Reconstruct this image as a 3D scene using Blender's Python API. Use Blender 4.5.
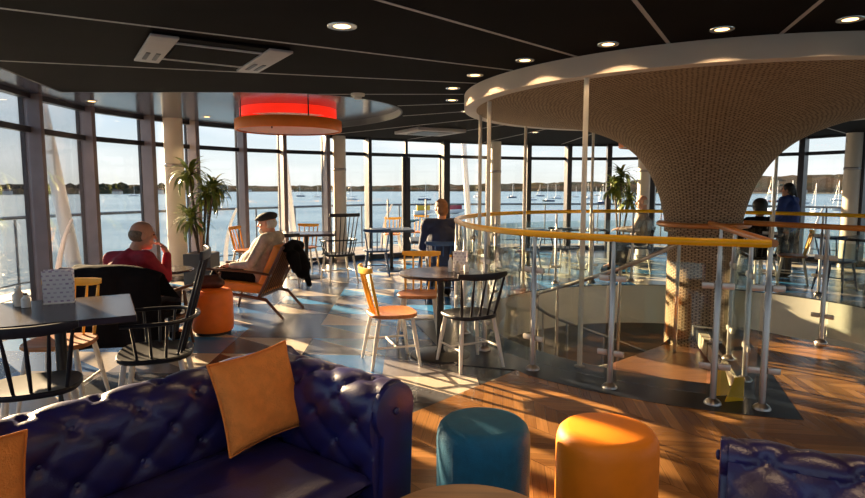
import bpy, bmesh, math, random
from math import sin, cos, pi, radians as R, sqrt, atan2
from mathutils import Vector as V, Matrix, Euler
from mathutils.geometry import tessellate_polygon
random.seed(7)
for o in list(bpy.data.objects): bpy.data.objects.remove(o)
sc = bpy.context.scene
col = sc.collection
# ------------------------------------------------------------------ camera, world, sun, exposure
EYE = 1.49
cd = bpy.data.cameras.new('camera'); cam = bpy.data.objects.new('camera', cd); col.objects.link(cam)
cd.sensor_width = 36; cd.lens = 600 / 865 * 36; cd.clip_end = 6000; cd.clip_start = .05
cam.location = (0, 0, EYE); cam.rotation_euler = (R(90) - math.atan(61 / 600), 0, 0)
sc.camera = cam
sc.view_settings.view_transform = 'Standard'; sc.view_settings.look = 'None'
sc.view_settings.exposure = 0.12; sc.view_settings.gamma = 1; sc.view_settings.use_curve_mapping = False
SKY = 1.5; SUN = 38.0; SUN_EL = 14.5; SUN_AZ = 137.0     # azimuth: the side the sun stands on, ccw from +X

w = bpy.data.worlds.new('World'); sc.world = w; w.use_nodes = True
wt = w.node_tree; wt.nodes.clear()
def wn(t): return wt.nodes.new(t)
tc = wn('ShaderNodeTexCoord'); sep = wn('ShaderNodeSeparateXYZ'); wt.links.new(tc.outputs['Generated'], sep.inputs[0])
rp = wn('ShaderNodeValToRGB'); wt.links.new(sep.outputs[2], rp.inputs[0])
e = rp.color_ramp.elements
e[0].position = 0; e[0].color = (.60, .60, .56, 1)
e[1].position = 1; e[1].color = (.12, .24, .52, 1)
for p, c in ((.05, (.58, .63, .64, 1)), (.14, (.42, .54, .66, 1)), (.4, (.24, .40, .62, 1))):
    k = e.new(p); k.color = c
mp = wn('ShaderNodeMapping'); mp.inputs['Scale'].default_value = (1.5, 1.5, 9); wt.links.new(tc.outputs['Generated'], mp.inputs[0])
nz = wn('ShaderNodeTexNoise'); nz.inputs['Scale'].default_value = 2.2; nz.inputs['Detail'].default_value = 6; wt.links.new(mp.outputs[0], nz.inputs[0])
cr = wn('ShaderNodeValToRGB'); cr.color_ramp.elements[0].position = .46; cr.color_ramp.elements[1].position = .72
cr.color_ramp.elements[1].color = (.65, .65, .65, 1); wt.links.new(nz.outputs[0], cr.inputs[0])
mx = wn('ShaderNodeMixRGB'); mx.inputs[2].default_value = (.80, .79, .78, 1)
wt.links.new(cr.outputs[0], mx.inputs[0]); wt.links.new(rp.outputs[0], mx.inputs[1])
bg = wn('ShaderNodeBackground'); bg.inputs[1].default_value = SKY; wt.links.new(mx.outputs[0], bg.inputs[0])
wo = wn('ShaderNodeOutputWorld'); wt.links.new(bg.outputs[0], wo.inputs[0])
sl = bpy.data.lights.new('sun', 'SUN'); sl.energy = SUN; sl.color = (1, .72, .42); sl.angle = R(.6)
so = bpy.data.objects.new('sun', sl); col.objects.link(so)
sd = V((cos(R(SUN_AZ)) * cos(R(SUN_EL)), sin(R(SUN_AZ)) * cos(R(SUN_EL)), sin(R(SUN_EL))))
so.rotation_euler = sd.to_track_quat('Z', 'Y').to_euler(); so.location = (-12, 20, 8)

# ------------------------------------------------------------------ materials
MATS = {}
def mat(name, c, rough=.5, metal=0, noise=0, nscale=8, bump=0, bscale=40, spec=.5, emit=None, es=1, c2=None, stretch=(1, 1, 1), coat=0):
    m = bpy.data.materials.new(name); m.use_nodes = True; nt = m.node_tree
    b = nt.nodes['Principled BSDF']
    b.inputs['Base Color'].default_value = (*c, 1); b.inputs['Roughness'].default_value = rough
    b.inputs['Metallic'].default_value = metal; b.inputs['Specular IOR Level'].default_value = spec
    b.inputs['Coat Weight'].default_value = coat
    if emit: b.inputs['Emission Color'].default_value = (*emit, 1); b.inputs['Emission Strength'].default_value = es
    t = nt.nodes.new('ShaderNodeTexCoord'); mpn = nt.nodes.new('ShaderNodeMapping'); mpn.inputs['Scale'].default_value = stretch
    nt.links.new(t.outputs['Object'], mpn.inputs[0])
    if noise or c2:
        n = nt.nodes.new('ShaderNodeTexNoise'); n.inputs['Scale'].default_value = nscale; n.inputs['Detail'].default_value = 5
        nt.links.new(mpn.outputs[0], n.inputs[0])
        r = nt.nodes.new('ShaderNodeValToRGB'); nt.links.new(n.outputs[0], r.inputs[0])
        c2 = c2 or tuple(x * (1 - noise) for x in c)
        r.color_ramp.elements[0].position = .35; r.color_ramp.elements[1].position = .65
        r.color_ramp.elements[0].color = (*c2, 1); r.color_ramp.elements[1].color = (*c, 1)
        nt.links.new(r.outputs[0], b.inputs['Base Color'])
    if bump:
        n = nt.nodes.new('ShaderNodeTexNoise'); n.inputs['Scale'].default_value = bscale; n.inputs['Detail'].default_value = 4
        nt.links.new(mpn.outputs[0], n.inputs[0])
        bp = nt.nodes.new('ShaderNodeBump'); bp.inputs['Strength'].default_value = bump; bp.inputs['Distance'].default_value = .01
        nt.links.new(n.outputs[0], bp.inputs['Height']); nt.links.new(bp.outputs[0], b.inputs['Normal'])
    MATS[name] = m
    return m
def glassmat(name, tint=(1, 1, 1), refl=.08):
    m = bpy.data.materials.new(name); m.use_nodes = True; nt = m.node_tree; nt.nodes.clear()
    o = nt.nodes.new('ShaderNodeOutputMaterial'); mx = nt.nodes.new('ShaderNodeMixShader')
    tr = nt.nodes.new('ShaderNodeBsdfTransparent'); tr.inputs[0].default_value = (*tint, 1)
    gl = nt.nodes.new('ShaderNodeBsdfGlossy'); gl.inputs['Roughness'].default_value = .02
    lw = nt.nodes.new('ShaderNodeLayerWeight'); lw.inputs[0].default_value = .25
    ma = nt.nodes.new('ShaderNodeMath'); ma.operation = 'MULTIPLY_ADD'; ma.inputs[1].default_value = .45; ma.inputs[2].default_value = refl * .5
    nt.links.new(lw.outputs['Fresnel'], ma.inputs[0]); nt.links.new(ma.outputs[0], mx.inputs[0])
    nt.links.new(tr.outputs[0], mx.inputs[1]); nt.links.new(gl.outputs[0], mx.inputs[2]); nt.links.new(mx.outputs[0], o.inputs[0])
    MATS[name] = m; return m
M = MATS
mat('charcoal', (.014, .013, .017), .4, noise=.3, nscale=20, spec=.3)
mat('whitewood', (.72, .66, .58), .45, noise=.08, nscale=14)
mat('ochre', (.85, .40, .015), .4, noise=.15, nscale=14)
mat('seatwood', (.50, .18, .05), .38, c2=(.36, .12, .03), nscale=5, stretch=(1, 7, 1))
mat('darktop', (.020, .012, .013), .24, c2=(.040, .026, .026), nscale=4, stretch=(1, 8, 1))
mat('blackmetal', (.015, .015, .016), .35, metal=.3, noise=.2)
mat('steel', (.44, .40, .37), .33, metal=1, noise=.06, nscale=60, stretch=(1, 1, .1))
mat('clamp', (.64, .57, .50), .4, metal=.7, noise=.1)
mat('railwood', (1, .50, .0), .3, noise=.08, nscale=10, coat=.2)
mat('navyleather', (.018, .018, .12), .34, c2=(.022, .012, .055), nscale=9, bump=.12, bscale=160, spec=.6)
mat('orangefabric', (.90, .27, .045), .85, noise=.15, nscale=25, bump=.5, bscale=140)
mat('orangevinyl', (.82, .17, .008), .45, noise=.1, nscale=12, bump=.1, bscale=200)
mat('orangeseat', (.70, .24, .02), .5, noise=.12, nscale=12)
mat('orangestool', (1, .27, .004), .5, noise=.08, nscale=12, bump=.15, bscale=200)
mat('tealfabric', (.0, .13, .25), .7, noise=.2, nscale=22, bump=.3, bscale=220)
mat('tabletop', (.42, .20, .07), .35, c2=(.27, .12, .04), nscale=4, stretch=(1, 9, 1))
mat('frame', (.035, .033, .04), .35, metal=.4, noise=.15)
mat('fin', (.21, .17, .18), .4, metal=.3, noise=.15, nscale=5)
mat('bulkhead', (.03, .03, .035), .5, noise=.1)
mat('creampaint', (.74, .68, .58), .5, noise=.06, nscale=4)
mat('ringpaint', (.60, .52, .45), .5, noise=.06, nscale=3)
mat('whitefascia', (.80, .75, .66), .45, noise=.05, nscale=3)
mat('ceilingdark', (.0085, .0072, .0082), .8, noise=.2, nscale=3, spec=.05)
mat('groove', (.42, .40, .40), .5, noise=.1)
mat('recess', (.095, .098, .135), .16, noise=.12, nscale=2, spec=.35)
mat('acwhite', (.42, .41, .42), .5, noise=.08)
mat('slate', (.009, .012, .019), .3, c2=(.015, .019, .027), nscale=7, spec=.25)
mat('lampglow', (.9, .7, .4), .5, emit=(1, .60, .24), es=5)
mat('chrome', (.7, .66, .6), .2, metal=1, noise=.04)
mat('drumorange', (.85, .20, .01), .5, noise=.1, nscale=6)
mat('deck', (.24, .21, .18), .6, noise=.25, nscale=6)
mat('lowerwood', (.20, .11, .06), .4, c2=(.13, .07, .04), nscale=5)
mat('stairwood', (.24, .10, .05), .3, c2=(.16, .065, .035), nscale=4, stretch=(1, 6, 1))
mat('stairside', (.05, .04, .04), .4, noise=.2)
mat('lowerwall', (.40, .33, .25), .6, noise=.15, nscale=2)
mat('skin', (.56, .27, .17), .5, noise=.12, nscale=20)
mat('skinpale', (.62, .34, .24), .5, noise=.12, nscale=20)
mat('hairgrey', (.22, .15, .10), .7, noise=.5, nscale=60, bump=.6, bscale=90)
mat('hairwhite', (.6, .56, .5), .7, noise=.3, nscale=60, bump=.6, bscale=90)
mat('hairginger', (.27, .115, .045), .6, noise=.5, nscale=60, bump=.6, bscale=90)
mat('hairblack', (.015, .011, .01), .5, noise=.3, nscale=60, bump=.6, bscale=90)
mat('redwool', (.36, .010, .026), .8, noise=.3, nscale=14, bump=.5, bscale=60)
mat('creamwool', (.50, .42, .34), .85, noise=.35, nscale=12, bump=.8, bscale=70)
mat('redmark', (.42, .05, .04), .8, noise=.3, nscale=30)
mat('navycotton', (.012, .022, .07), .8, noise=.3, nscale=12, bump=.4, bscale=50)
mat('bluecoat', (.010, .035, .20), .7, noise=.3, nscale=12, bump=.4, bscale=50)
mat('greywool', (.28, .23, .19), .85, noise=.3, nscale=12, bump=.4, bscale=50)
mat('blackcloth', (.007, .006, .007), .9, noise=.35, nscale=8, bump=.25, bscale=40, spec=.08)
mat('darkdenim', (.015, .018, .03), .8, noise=.3, nscale=14)
mat('capfelt', (.02, .018, .02), .85, noise=.4, nscale=20, bump=.4, bscale=90)
mat('brownleather', (.09, .035, .02), .45, noise=.4, nscale=12, bump=.3, bscale=60)
mat('eye', (.02, .015, .012), .2, noise=.1)
mat('walnut', (.12, .050, .025), .35, c2=(.07, .03, .018), nscale=5, stretch=(8, 1, 1))
mat('collarwood', (.60, .21, .03), .32, noise=.2)
mat('menu', (.72, .66, .80), .5, c2=(.45, .38, .55), nscale=26)
mat('paperwhite', (.82, .78, .72), .5, noise=.06)
mat('sauce', (.75, .62, .50), .3, noise=.3, nscale=30)
mat('leaf', (.24, .27, .05), .4, c2=(.08, .13, .025), nscale=10)
mat('bark', (.12, .08, .05), .8, noise=.4, nscale=20)
mat('planter', (.020, .028, .038), .4, noise=.2)
mat('yellowsign', (.85, .50, .02), .5, noise=.05)
mat('hillgreen', (.022, .027, .020), .95, c2=(.062, .044, .030), nscale=.02, spec=0)
mat('treemass', (.022, .028, .018), .95, c2=(.05, .042, .027), nscale=.05, spec=0)
mat('sand', (.42, .34, .22), .95, noise=.2, nscale=.05)
mat('housewall', (.55, .50, .44), .7, noise=.1, nscale=.2)
mat('houseroof', (.16, .09, .07), .8, noise=.2, nscale=.3)
mat('boatwhite', (.85, .85, .84), .35, noise=.05)
mat('boatblue', (.04, .07, .16), .4, noise=.1)
mat('boatyellow', (.75, .45, .03), .4, noise=.1)
mat('boatred', (.35, .03, .05), .5, noise=.1)
mat('terracemetal', (.06, .08, .11), .4, metal=.4, noise=.1)
mat('tealpaint', (.02, .12, .20), .45, noise=.1)
mat('bluechair', (.015, .06, .18), .45, noise=.15)
glassmat('windowglass', (.97, .98, .98), .03)
glassmat('railglass', (.90, .93, .90), .10)
glassmat('bottleglass', (.75, .85, .75), .2)
# translucent red acrylic
def acrylic():
    m = bpy.data.materials.new('redacrylic'); m.use_nodes = True; nt = m.node_tree; b = nt.nodes['Principled BSDF']
    b.inputs['Base Color'].default_value = (.9, .02, .01, 1); b.inputs['Roughness'].default_value = .3
    b.inputs['Emission Color'].default_value = (1, .025, .008, 1); b.inputs['Emission Strength'].default_value = .75
    n = nt.nodes.new('ShaderNodeTexNoise'); n.inputs['Scale'].default_value = 3; r = nt.nodes.new('ShaderNodeMapRange')
    r.inputs[3].default_value = .6; r.inputs[4].default_value = .9
    nt.links.new(n.outputs[0], r.inputs[0]); nt.links.new(r.outputs[0], b.inputs['Emission Strength'])
    MATS['redacrylic'] = m
acrylic()

class NT:
    def __init__(s, name, rough=.3, spec=.5):
        s.m = bpy.data.materials.new(name); s.m.use_nodes = True; s.nt = s.m.node_tree; s.b = s.nt.nodes['Principled BSDF']
        s.b.inputs['Roughness'].default_value = rough; s.b.inputs['Specular IOR Level'].default_value = spec
        MATS[name] = s.m; s.tc = s.nt.nodes.new('ShaderNodeTexCoord')
    def n(s, t, **k):
        x = s.nt.nodes.new(t)
        for a, v in k.items(): setattr(x, a, v)
        return x
    def l(s, a, b): s.nt.links.new(a, b)
    def math(s, op, a, b=None, c=None):
        x = s.n('ShaderNodeMath', operation=op)
        for i, q in enumerate((a, b, c)):
            if q is None: continue
            if isinstance(q, (int, float)): x.inputs[i].default_value = q
            else: s.l(q, x.inputs[i])
        return x.outputs[0]
def floor_pattern():
    q = NT('vinylpattern', .26, .5)
    mp = q.n('ShaderNodeMapping'); mp.inputs['Rotation'].default_value = (0, 0, R(22)); mp.inputs['Location'].default_value = (5.37, 3.18, 0)
    q.l(q.tc.outputs['Object'], mp.inputs[0]); sp = q.n('ShaderNodeSeparateXYZ'); q.l(mp.outputs[0], sp.inputs[0])
    x, y = sp.outputs[0], sp.outputs[1]
    u = q.math('DIVIDE', q.math('ADD', x, q.math('MULTIPLY', y, .45)), .82)
    v = q.math('DIVIDE', q.math('SUBTRACT', y, q.math('MULTIPLY', x, .35)), .62)
    fu, fv = q.math('FRACT', u), q.math('FRACT', v)
    h = q.math('GREATER_THAN', q.math('ADD', fu, fv), 1)
    cb = q.n('ShaderNodeCombineXYZ'); q.l(q.math('ADD', q.math('FLOOR', u), .5), cb.inputs[0]); q.l(q.math('ADD', q.math('FLOOR', v), .5), cb.inputs[1]); q.l(q.math('ADD', h, 3.5), cb.inputs[2])
    wn_ = q.n('ShaderNodeTexWhiteNoise'); q.l(cb.outputs[0], wn_.inputs[0])
    r = q.n('ShaderNodeValToRGB'); r.color_ramp.interpolation = 'CONSTANT'; q.l(wn_.outputs['Value'], r.inputs[0])
    es = r.color_ramp.elements; es[0].color = (.035, .038, .046, 1); es[1].position = .24; es[1].color = (.075, .075, .085, 1)
    for p, c in ((.42, (.54, .46, .37)), (.62, (.018, .10, .27)), (.80, (.04, .21, .46)), (.92, (.20, .18, .18))):
        k = es.new(p); k.color = (*c, 1)
    ns = q.n('ShaderNodeTexNoise'); ns.inputs['Scale'].default_value = 30; q.l(q.tc.outputs['Object'], ns.inputs[0])
    mxx = q.n('ShaderNodeMixRGB', blend_type='MULTIPLY'); mxx.inputs[0].default_value = .25; q.l(r.outputs[0], mxx.inputs[1]); q.l(ns.outputs[0], mxx.inputs[2])
    q.l(mxx.outputs[0], q.b.inputs['Base Color'])
floor_pattern()
def herring():
    q = NT('herringbone', .24, .5)
    mp = q.n('ShaderNodeMapping'); mp.inputs['Rotation'].default_value = (0, 0, R(-38)); q.l(q.tc.outputs['Object'], mp.inputs[0])
    sp = q.n('ShaderNodeSeparateXYZ'); q.l(mp.outputs[0], sp.inputs[0]); x, y = sp.outputs[0], sp.outputs[1]
    W, P = .34, .10
    xs = q.math('DIVIDE', x, W); i = q.math('FLOOR', xs); fx = q.math('FRACT', xs)
    odd = q.math('GREATER_THAN', q.math('FRACT', q.math('MULTIPLY', i, .5)), .25)
    sg = q.math('SUBTRACT', q.math('MULTIPLY', odd, 2), 1)
    yy = q.math('DIVIDE', q.math('ADD', y, q.math('MULTIPLY', q.math('MULTIPLY', q.math('SUBTRACT', fx, .5), W), sg)), P)
    j = q.math('FLOOR', yy); fj = q.math('FRACT', yy)
    cb = q.n('ShaderNodeCombineXYZ'); q.l(q.math('ADD', i, .5), cb.inputs[0]); q.l(q.math('ADD', j, .5), cb.inputs[1])
    wn_ = q.n('ShaderNodeTexWhiteNoise'); q.l(cb.outputs[0], wn_.inputs[0])
    r = q.n('ShaderNodeValToRGB'); q.l(wn_.outputs['Value'], r.inputs[0]); es = r.color_ramp.elements
    es[0].color = (.17, .072, .021, 1); es[1].color = (.36, .17, .055, 1); k = es.new(.5); k.color = (.25, .112, .034, 1)
    g = q.n('ShaderNodeCombineXYZ'); q.l(q.math('MULTIPLY', fj, 2.5), g.inputs[0]); q.l(q.math('MULTIPLY', x, 1.2), g.inputs[1]); q.l(wn_.outputs['Value'], g.inputs[2])
    ns = q.n('ShaderNodeTexNoise'); ns.inputs['Scale'].default_value = 4; ns.inputs['Detail'].default_value = 6; q.l(g.outputs[0], ns.inputs[0])
    rr = q.n('ShaderNodeMapRange'); rr.inputs[3].default_value = .45; rr.inputs[4].default_value = 1.35; q.l(ns.outputs[0], rr.inputs[0])
    e1 = q.math('GREATER_THAN', q.math('ABSOLUTE', q.math('SUBTRACT', fj, .5)), .482)
    e2 = q.math('GREATER_THAN', q.math('ABSOLUTE', q.math('SUBTRACT', fx, .5)), .494)
    ed = q.math('SUBTRACT', 1, q.math('MULTIPLY', q.math('MAXIMUM', e1, e2), .6))
    f = q.math('MULTIPLY', rr.outputs[0], ed)
    c3 = q.n('ShaderNodeCombineXYZ'); [q.l(f, c3.inputs[a]) for a in range(3)]
    mm = q.n('ShaderNodeMixRGB', blend_type='MULTIPLY'); mm.inputs[0].default_value = 1; q.l(r.outputs[0], mm.inputs[1]); q.l(c3.outputs[0], mm.inputs[2])
    q.l(mm.outputs[0], q.b.inputs['Base Color'])
herring()
def stacked():
    q = NT('stackedsticks', .75, .2)
    br = q.n('ShaderNodeTexBrick'); q.l(q.tc.outputs['UV'], br.inputs[0])
    br.inputs['Scale'].default_value = 1; br.inputs['Brick Width'].default_value = 1; br.inputs['Row Height'].default_value = 1
    br.inputs['Mortar Size'].default_value = .14; br.inputs['Mortar Smooth'].default_value = .5
    br.inputs['Color1'].default_value = (.47, .335, .215, 1); br.inputs['Color2'].default_value = (.36, .25, .155, 1); br.inputs['Mortar'].default_value = (.10, .062, .036, 1)
    q.l(br.outputs[0], q.b.inputs['Base Color'])
    bp = q.n('ShaderNodeBump', invert=True); bp.inputs['Strength'].default_value = .8; bp.inputs['Distance'].default_value = .012; q.l(br.outputs['Fac'], bp.inputs['Height']); q.l(bp.outputs[0], q.b.inputs['Normal'])
stacked()
def seamat():
    q = NT('seawater', .12, .22)
    q.b.inputs['Base Color'].default_value = (.035, .10, .155, 1); q.b.inputs['Roughness'].default_value = .2
    h = None
    for sc_, st in ((.35, .5), (1.4, .3)):
        mp = q.n('ShaderNodeMapping'); mp.inputs['Scale'].default_value = (.6, 1.3, 1); q.l(q.tc.outputs['Object'], mp.inputs[0])
        ns = q.n('ShaderNodeTexNoise'); ns.inputs['Scale'].default_value = sc_; ns.inputs['Detail'].default_value = 5; q.l(mp.outputs[0], ns.inputs[0])
        h = ns.outputs[0] if h is None else q.math('ADD', h, ns.outputs[0])
    bp = q.n('ShaderNodeBump'); bp.inputs['Strength'].default_value = .5; bp.inputs['Distance'].default_value = .5; q.l(h, bp.inputs['Height']); q.l(bp.outputs[0], q.b.inputs['Normal'])
    n2 = q.n('ShaderNodeTexNoise'); n2.inputs['Scale'].default_value = .02; n2.inputs['Detail'].default_value = 4
    mp = q.n('ShaderNodeMapping'); mp.inputs['Scale'].default_value = (.3, 2, 1); q.l(q.tc.outputs['Object'], mp.inputs[0]); q.l(mp.outputs[0], n2.inputs[0])
    r = q.n('ShaderNodeValToRGB'); q.l(n2.outputs[0], r.inputs[0]); r.color_ramp.elements[0].color = (.05, .115, .17, 1); r.color_ramp.elements[1].color = (.13, .21, .27, 1)
    r.color_ramp.elements[0].position = .35; r.color_ramp.elements[1].position = .65
    q.l(r.outputs[0], q.b.inputs['Base Color'])
seamat()
def menumat():
    q = NT('menuprint', .5, .4)
    br = q.n('ShaderNodeTexBrick'); q.l(q.tc.outputs['Object'], br.inputs[0])
    mp = q.n('ShaderNodeMapping'); mp.inputs['Rotation'].default_value = (R(90), 0, 0); q.l(q.tc.outputs['Object'], mp.inputs[0]); q.l(mp.outputs[0], br.inputs[0])
    br.inputs['Scale'].default_value = 1; br.inputs['Brick Width'].default_value = .035; br.inputs['Row Height'].default_value = .028
    br.inputs['Mortar Size'].default_value = .009; br.inputs['Color1'].default_value = (.34, .24, .38, 1); br.inputs['Color2'].default_value = (.62, .55, .62, 1); br.inputs['Mortar'].default_value = (.78, .74, .76, 1)
    q.l(br.outputs[0], q.b.inputs['Base Color'])
menumat()

# ------------------------------------------------------------------ mesh helpers
class MB:
    def __init__(s): s.v = []; s.f = []; s.m = None
    def tf(s, m): s.m = m; return s
    def add(s, vs, fs):
        b = len(s.v)
        s.v += [tuple(s.m @ V(p)) if s.m else tuple(p) for p in vs]
        s.f += [tuple(i + b for i in f) for f in fs]; return s
    def box(s, c, d, rz=0, rx=0, ry=0):
        m = Matrix.Translation(c) @ Euler((rx, ry, rz)).to_matrix().to_4x4()
        vs = [m @ V((x * d[0] / 2, y * d[1] / 2, z * d[2] / 2)) for x in (-1, 1) for y in (-1, 1) for z in (-1, 1)]
        return s.add(vs, [(0, 1, 3, 2), (4, 6, 7, 5), (0, 4, 5, 1), (2, 3, 7, 6), (0, 2, 6, 4), (1, 5, 7, 3)])
    def tube(s, path, r, n=10, caps=True, flat=None):
        path = [V(p) for p in path]; k = len(path); rs = r if isinstance(r, (list, tuple)) else [r] * k
        vs = []; fs = []; prev = None
        for i, p in enumerate(path):
            t = (path[min(i + 1, k - 1)] - path[max(i - 1, 0)]).normalized()
            if prev is None:
                a = V((0, 0, 1)) if abs(t.z) < .9 else V((1, 0, 0))
                x = t.cross(a).normalized()
            else: x = (prev - t * prev.dot(t)).normalized()
            prev = x; y = t.cross(x)
            fx, fy = flat or (1, 1)
            for j in range(n):
                a = 2 * pi * j / n; vs.append(p + (x * cos(a) * fx + y * sin(a) * fy) * rs[i])
        for i in range(k - 1):
            for j in range(n):
                fs.append((i * n + j, i * n + (j + 1) % n, (i + 1) * n + (j + 1) % n, (i + 1) * n + j))
        if caps: fs += [tuple(range(n - 1, -1, -1)), tuple((k - 1) * n + j for j in range(n))]
        return s.add(vs, fs)
    def lathe(s, prof, n=32, c=(0, 0, 0), sx=1, sy=1, a0=0, a1=2 * pi, caps=False):
        full = abs(a1 - a0 - 2 * pi) < 1e-4; m = n if full else n + 1; vs = []; fs = []
        for r, z in prof:
            for j in range(m):
                a = a0 + (a1 - a0) * j / n; vs.append((c[0] + r * cos(a) * sx, c[1] + r * sin(a) * sy, c[2] + z))
        for i in range(len(prof) - 1):
            for j in range(n):
                k = (j + 1) % m; fs.append((i * m + j, i * m + k, (i + 1) * m + k, (i + 1) * m + j))
        if full and caps:
            if prof[0][0] > 0: fs.append(tuple(range(m - 1, -1, -1)))
            if prof[-1][0] > 0: fs.append(tuple((len(prof) - 1) * m + j for j in range(m)))
        return s.add(vs, fs)
    def prism(s, out, z0, z1):
        n = len(out); vs = [(x, y, z0) for x, y in out] + [(x, y, z1) for x, y in out]
        tri = tessellate_polygon([[V((x, y, 0)) for x, y in out]])
        fs = [tuple(t) for t in tri] + [tuple(i + n for i in t) for t in tri]
        fs += [(i, (i + 1) % n, (i + 1) % n + n, i + n) for i in range(n)]
        return s.add(vs, fs)
    def ell(s, c, r, n=16, rot=None):
        m = Matrix.Translation(c) @ (rot.to_4x4() if rot else Matrix.Identity(4)); vs = []; fs = []; h = n // 2
        for i in range(h + 1):
            p = pi * i / h
            for j in range(n):
                a = 2 * pi * j / n; vs.append(m @ V((r[0] * sin(p) * cos(a), r[1] * sin(p) * sin(a), r[2] * cos(p))))
        for i in range(h):
            for j in range(n): fs.append((i * n + j, (i + 1) * n + j, (i + 1) * n + (j + 1) % n, i * n + (j + 1) % n))
        return s.add(vs, fs)
    def build(s, name, m, parent=None, smooth=True, angle=40, bevel=0, weld=True, sub=0):
        me = bpy.data.meshes.new(name); me.from_pydata(s.v, [], s.f)
        bm = bmesh.new(); bm.from_mesh(me)
        if weld: bmesh.ops.remove_doubles(bm, verts=bm.verts, dist=1e-5)
        bmesh.ops.dissolve_degenerate(bm, edges=bm.edges, dist=1e-6)
        bmesh.ops.recalc_face_normals(bm, faces=bm.faces)
        if bevel:
            es = [e_ for e_ in bm.edges if len(e_.link_faces) == 2 and e_.calc_face_angle(0) > R(35)]
            bmesh.ops.bevel(bm, geom=es, offset=bevel, segments=2, affect='EDGES', profile=.6, clamp_overlap=True)
        for f in bm.faces: f.smooth = smooth
        for e_ in bm.edges:
            if len(e_.link_faces) == 2 and e_.calc_face_angle(0) > R(angle): e_.smooth = False
        bm.to_mesh(me); bm.free()
        o = bpy.data.objects.new(name, me); col.objects.link(o); me.materials.append(MATS[m])
        if parent: o.parent = parent
        return o
def tag(o, label=None, cat=None, group=None, kind=None):
    if label: o['label'] = label
    if cat: o['category'] = cat
    if group: o['group'] = group
    if kind: o['kind'] = kind
    return o
def empty(name, loc=(0, 0, 0), rz=0, label=None, cat=None, group=None):
    o = bpy.data.objects.new(name, None); o.location = loc; o.rotation_euler = (0, 0, rz); o.empty_display_size = .1; col.objects.link(o)
    return tag(o, label, cat, group)
KIDS = {}
def copy_tree(o, parent=None):
    c = o.copy(); col.objects.link(c)
    if parent: c.parent = parent
    for ch in [q for q in bpy.data.objects if q.parent == o and q != c]: copy_tree(ch, c)
    return c
def struct(o): o['kind'] = 'structure'; return o
def bez(pts, n=8):
    P = [V(p) for p in pts]; P = [P[0]] + P + [P[-1]]; out = []
    for i in range(1, len(P) - 2):
        a, b, c, d = P[i - 1], P[i], P[i + 1], P[i + 2]
        for k in range(n):
            t = k / n; out.append(.5 * ((2 * b) + (c - a) * t + (2 * a - 5 * b + 4 * c - d) * t * t + (3 * b - a - 3 * c + d) * t ** 3))
    return out + [P[-2]]
def arc(c, r, a0, a1, n): return [(c[0] + r * cos(R(a0 + (a1 - a0) * i / n)), c[1] + r * sin(R(a0 + (a1 - a0) * i / n))) for i in range(n + 1)]

# ------------------------------------------------------------------ the building shell
CX, CY = 3.04, 6.75; C0 = (CX, CY); ZC = 2.52; ZR = 2.605
AD, AB = -105.6, -57.5          # directions of the two straight balustrades from the funnel
NODES = [(-3.55, 2.75), (-4.15, 4.05), (-4.55, 5.6), (-4.83, 7.3), (-4.86, 8.5), (-4.52, 9.53), (-4.11, 10.3), (-3.53, 11.12), (-2.9, 11.62), (-2.15, 12.1),
         (-1.37, 12.56), (-.57, 13.0), (.23, 13.41), (1.29, 13.93), (2.21, 14.32), (3.22, 14.48), (4.23, 14.55), (5.2, 14.2), (6.45, 13.4),
         (7.61, 12.39), (8.2, 11.46), (9.2, 10.2), (9.9, 8.6), (10.2, 6.9), (10.1, 5.1), (9.6, 3.4), (8.8, 1.9), (7.7, .6), (6.3, -.5), (4.8, -1.1), (3.1, -1.5), (1.4, -1.5), (-.2, -1.1), (-1.6, -.3), (-2.7, 1.0)]
def offset(pts, d):
    out = []
    for i, p in enumerate(pts):
        a = V(pts[i - 1]); b = V(pts[(i + 1) % len(pts)]); t = (b - a).normalized(); n = V((-t.y, t.x))
        out.append((p[0] + n.x * d, p[1] + n.y * d))
    return out
OUT = offset(NODES, .12)
# vinyl floor with the stair opening
hole = arc(C0, 2.48, AB + 1, 360 + AD - 1, 90) + [(CX - .1, CY + .1)]
def slab_with_hole(out, hole, z0, z1):
    mb = MB(); loops = [[V((x, y, 0)) for x, y in out], [V((x, y, 0)) for x, y in hole]]
    tri = tessellate_polygon(loops); pts = out + hole; n = len(pts)
    vs = [(x, y, z1) for x, y in pts] + [(x, y, z0) for x, y in pts]
    fs = [tuple(t) for t in tri] + [tuple(i + n for i in t) for t in tri]
    for st, ln in ((0, len(out)), (len(out), len(hole))):
        fs += [(st + i, st + (i + 1) % ln, st + (i + 1) % ln + n, st + i + n) for i in range(ln)]
    return mb.add(vs, fs)
struct(slab_with_hole(OUT, hole, -.14, 0).build('floor', 'vinylpattern', smooth=False))
a_ap_ = math.degrees(atan2(4.784 - CY, .675 - CX)) % 360 - 360     # apex direction
RS = 3.09
wood = [(-.13, 3.863), (-2.2, 1.75)] + [(-2.6, 1.0), (-1.55, -.2), (-.2, -1.0), (1.4, -1.4), (3.1, -1.4), (4.8, -1.0), (6.3, -.4), (7.65, .7), (8.7, 2.0), (9.5, 3.5), (7.0, 4.4)] + \
    [(CX + 3.1 * cos(R(a)), CY + 3.1 * sin(R(a))) for a in (-40, -48, -56)] + [(CX + 2.47 * cos(R(AB + 1)), CY + 2.47 * sin(R(AB + 1))), (CX + .5 * cos(R(AB)), CY + .5 * sin(R(AB))),
    (3.25, 6.2)] + [(CX + RS * cos(R(a)), CY + RS * sin(R(a))) for a in (AD + 3.5, AD - 2, AD - 8, AD - 14, AD - 20, AD - 26, AD - 32)] + [(.69, 4.80)]
struct(MB().prism(wood, 0, .004).build('floor_wood', 'herringbone', smooth=False))
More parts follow.
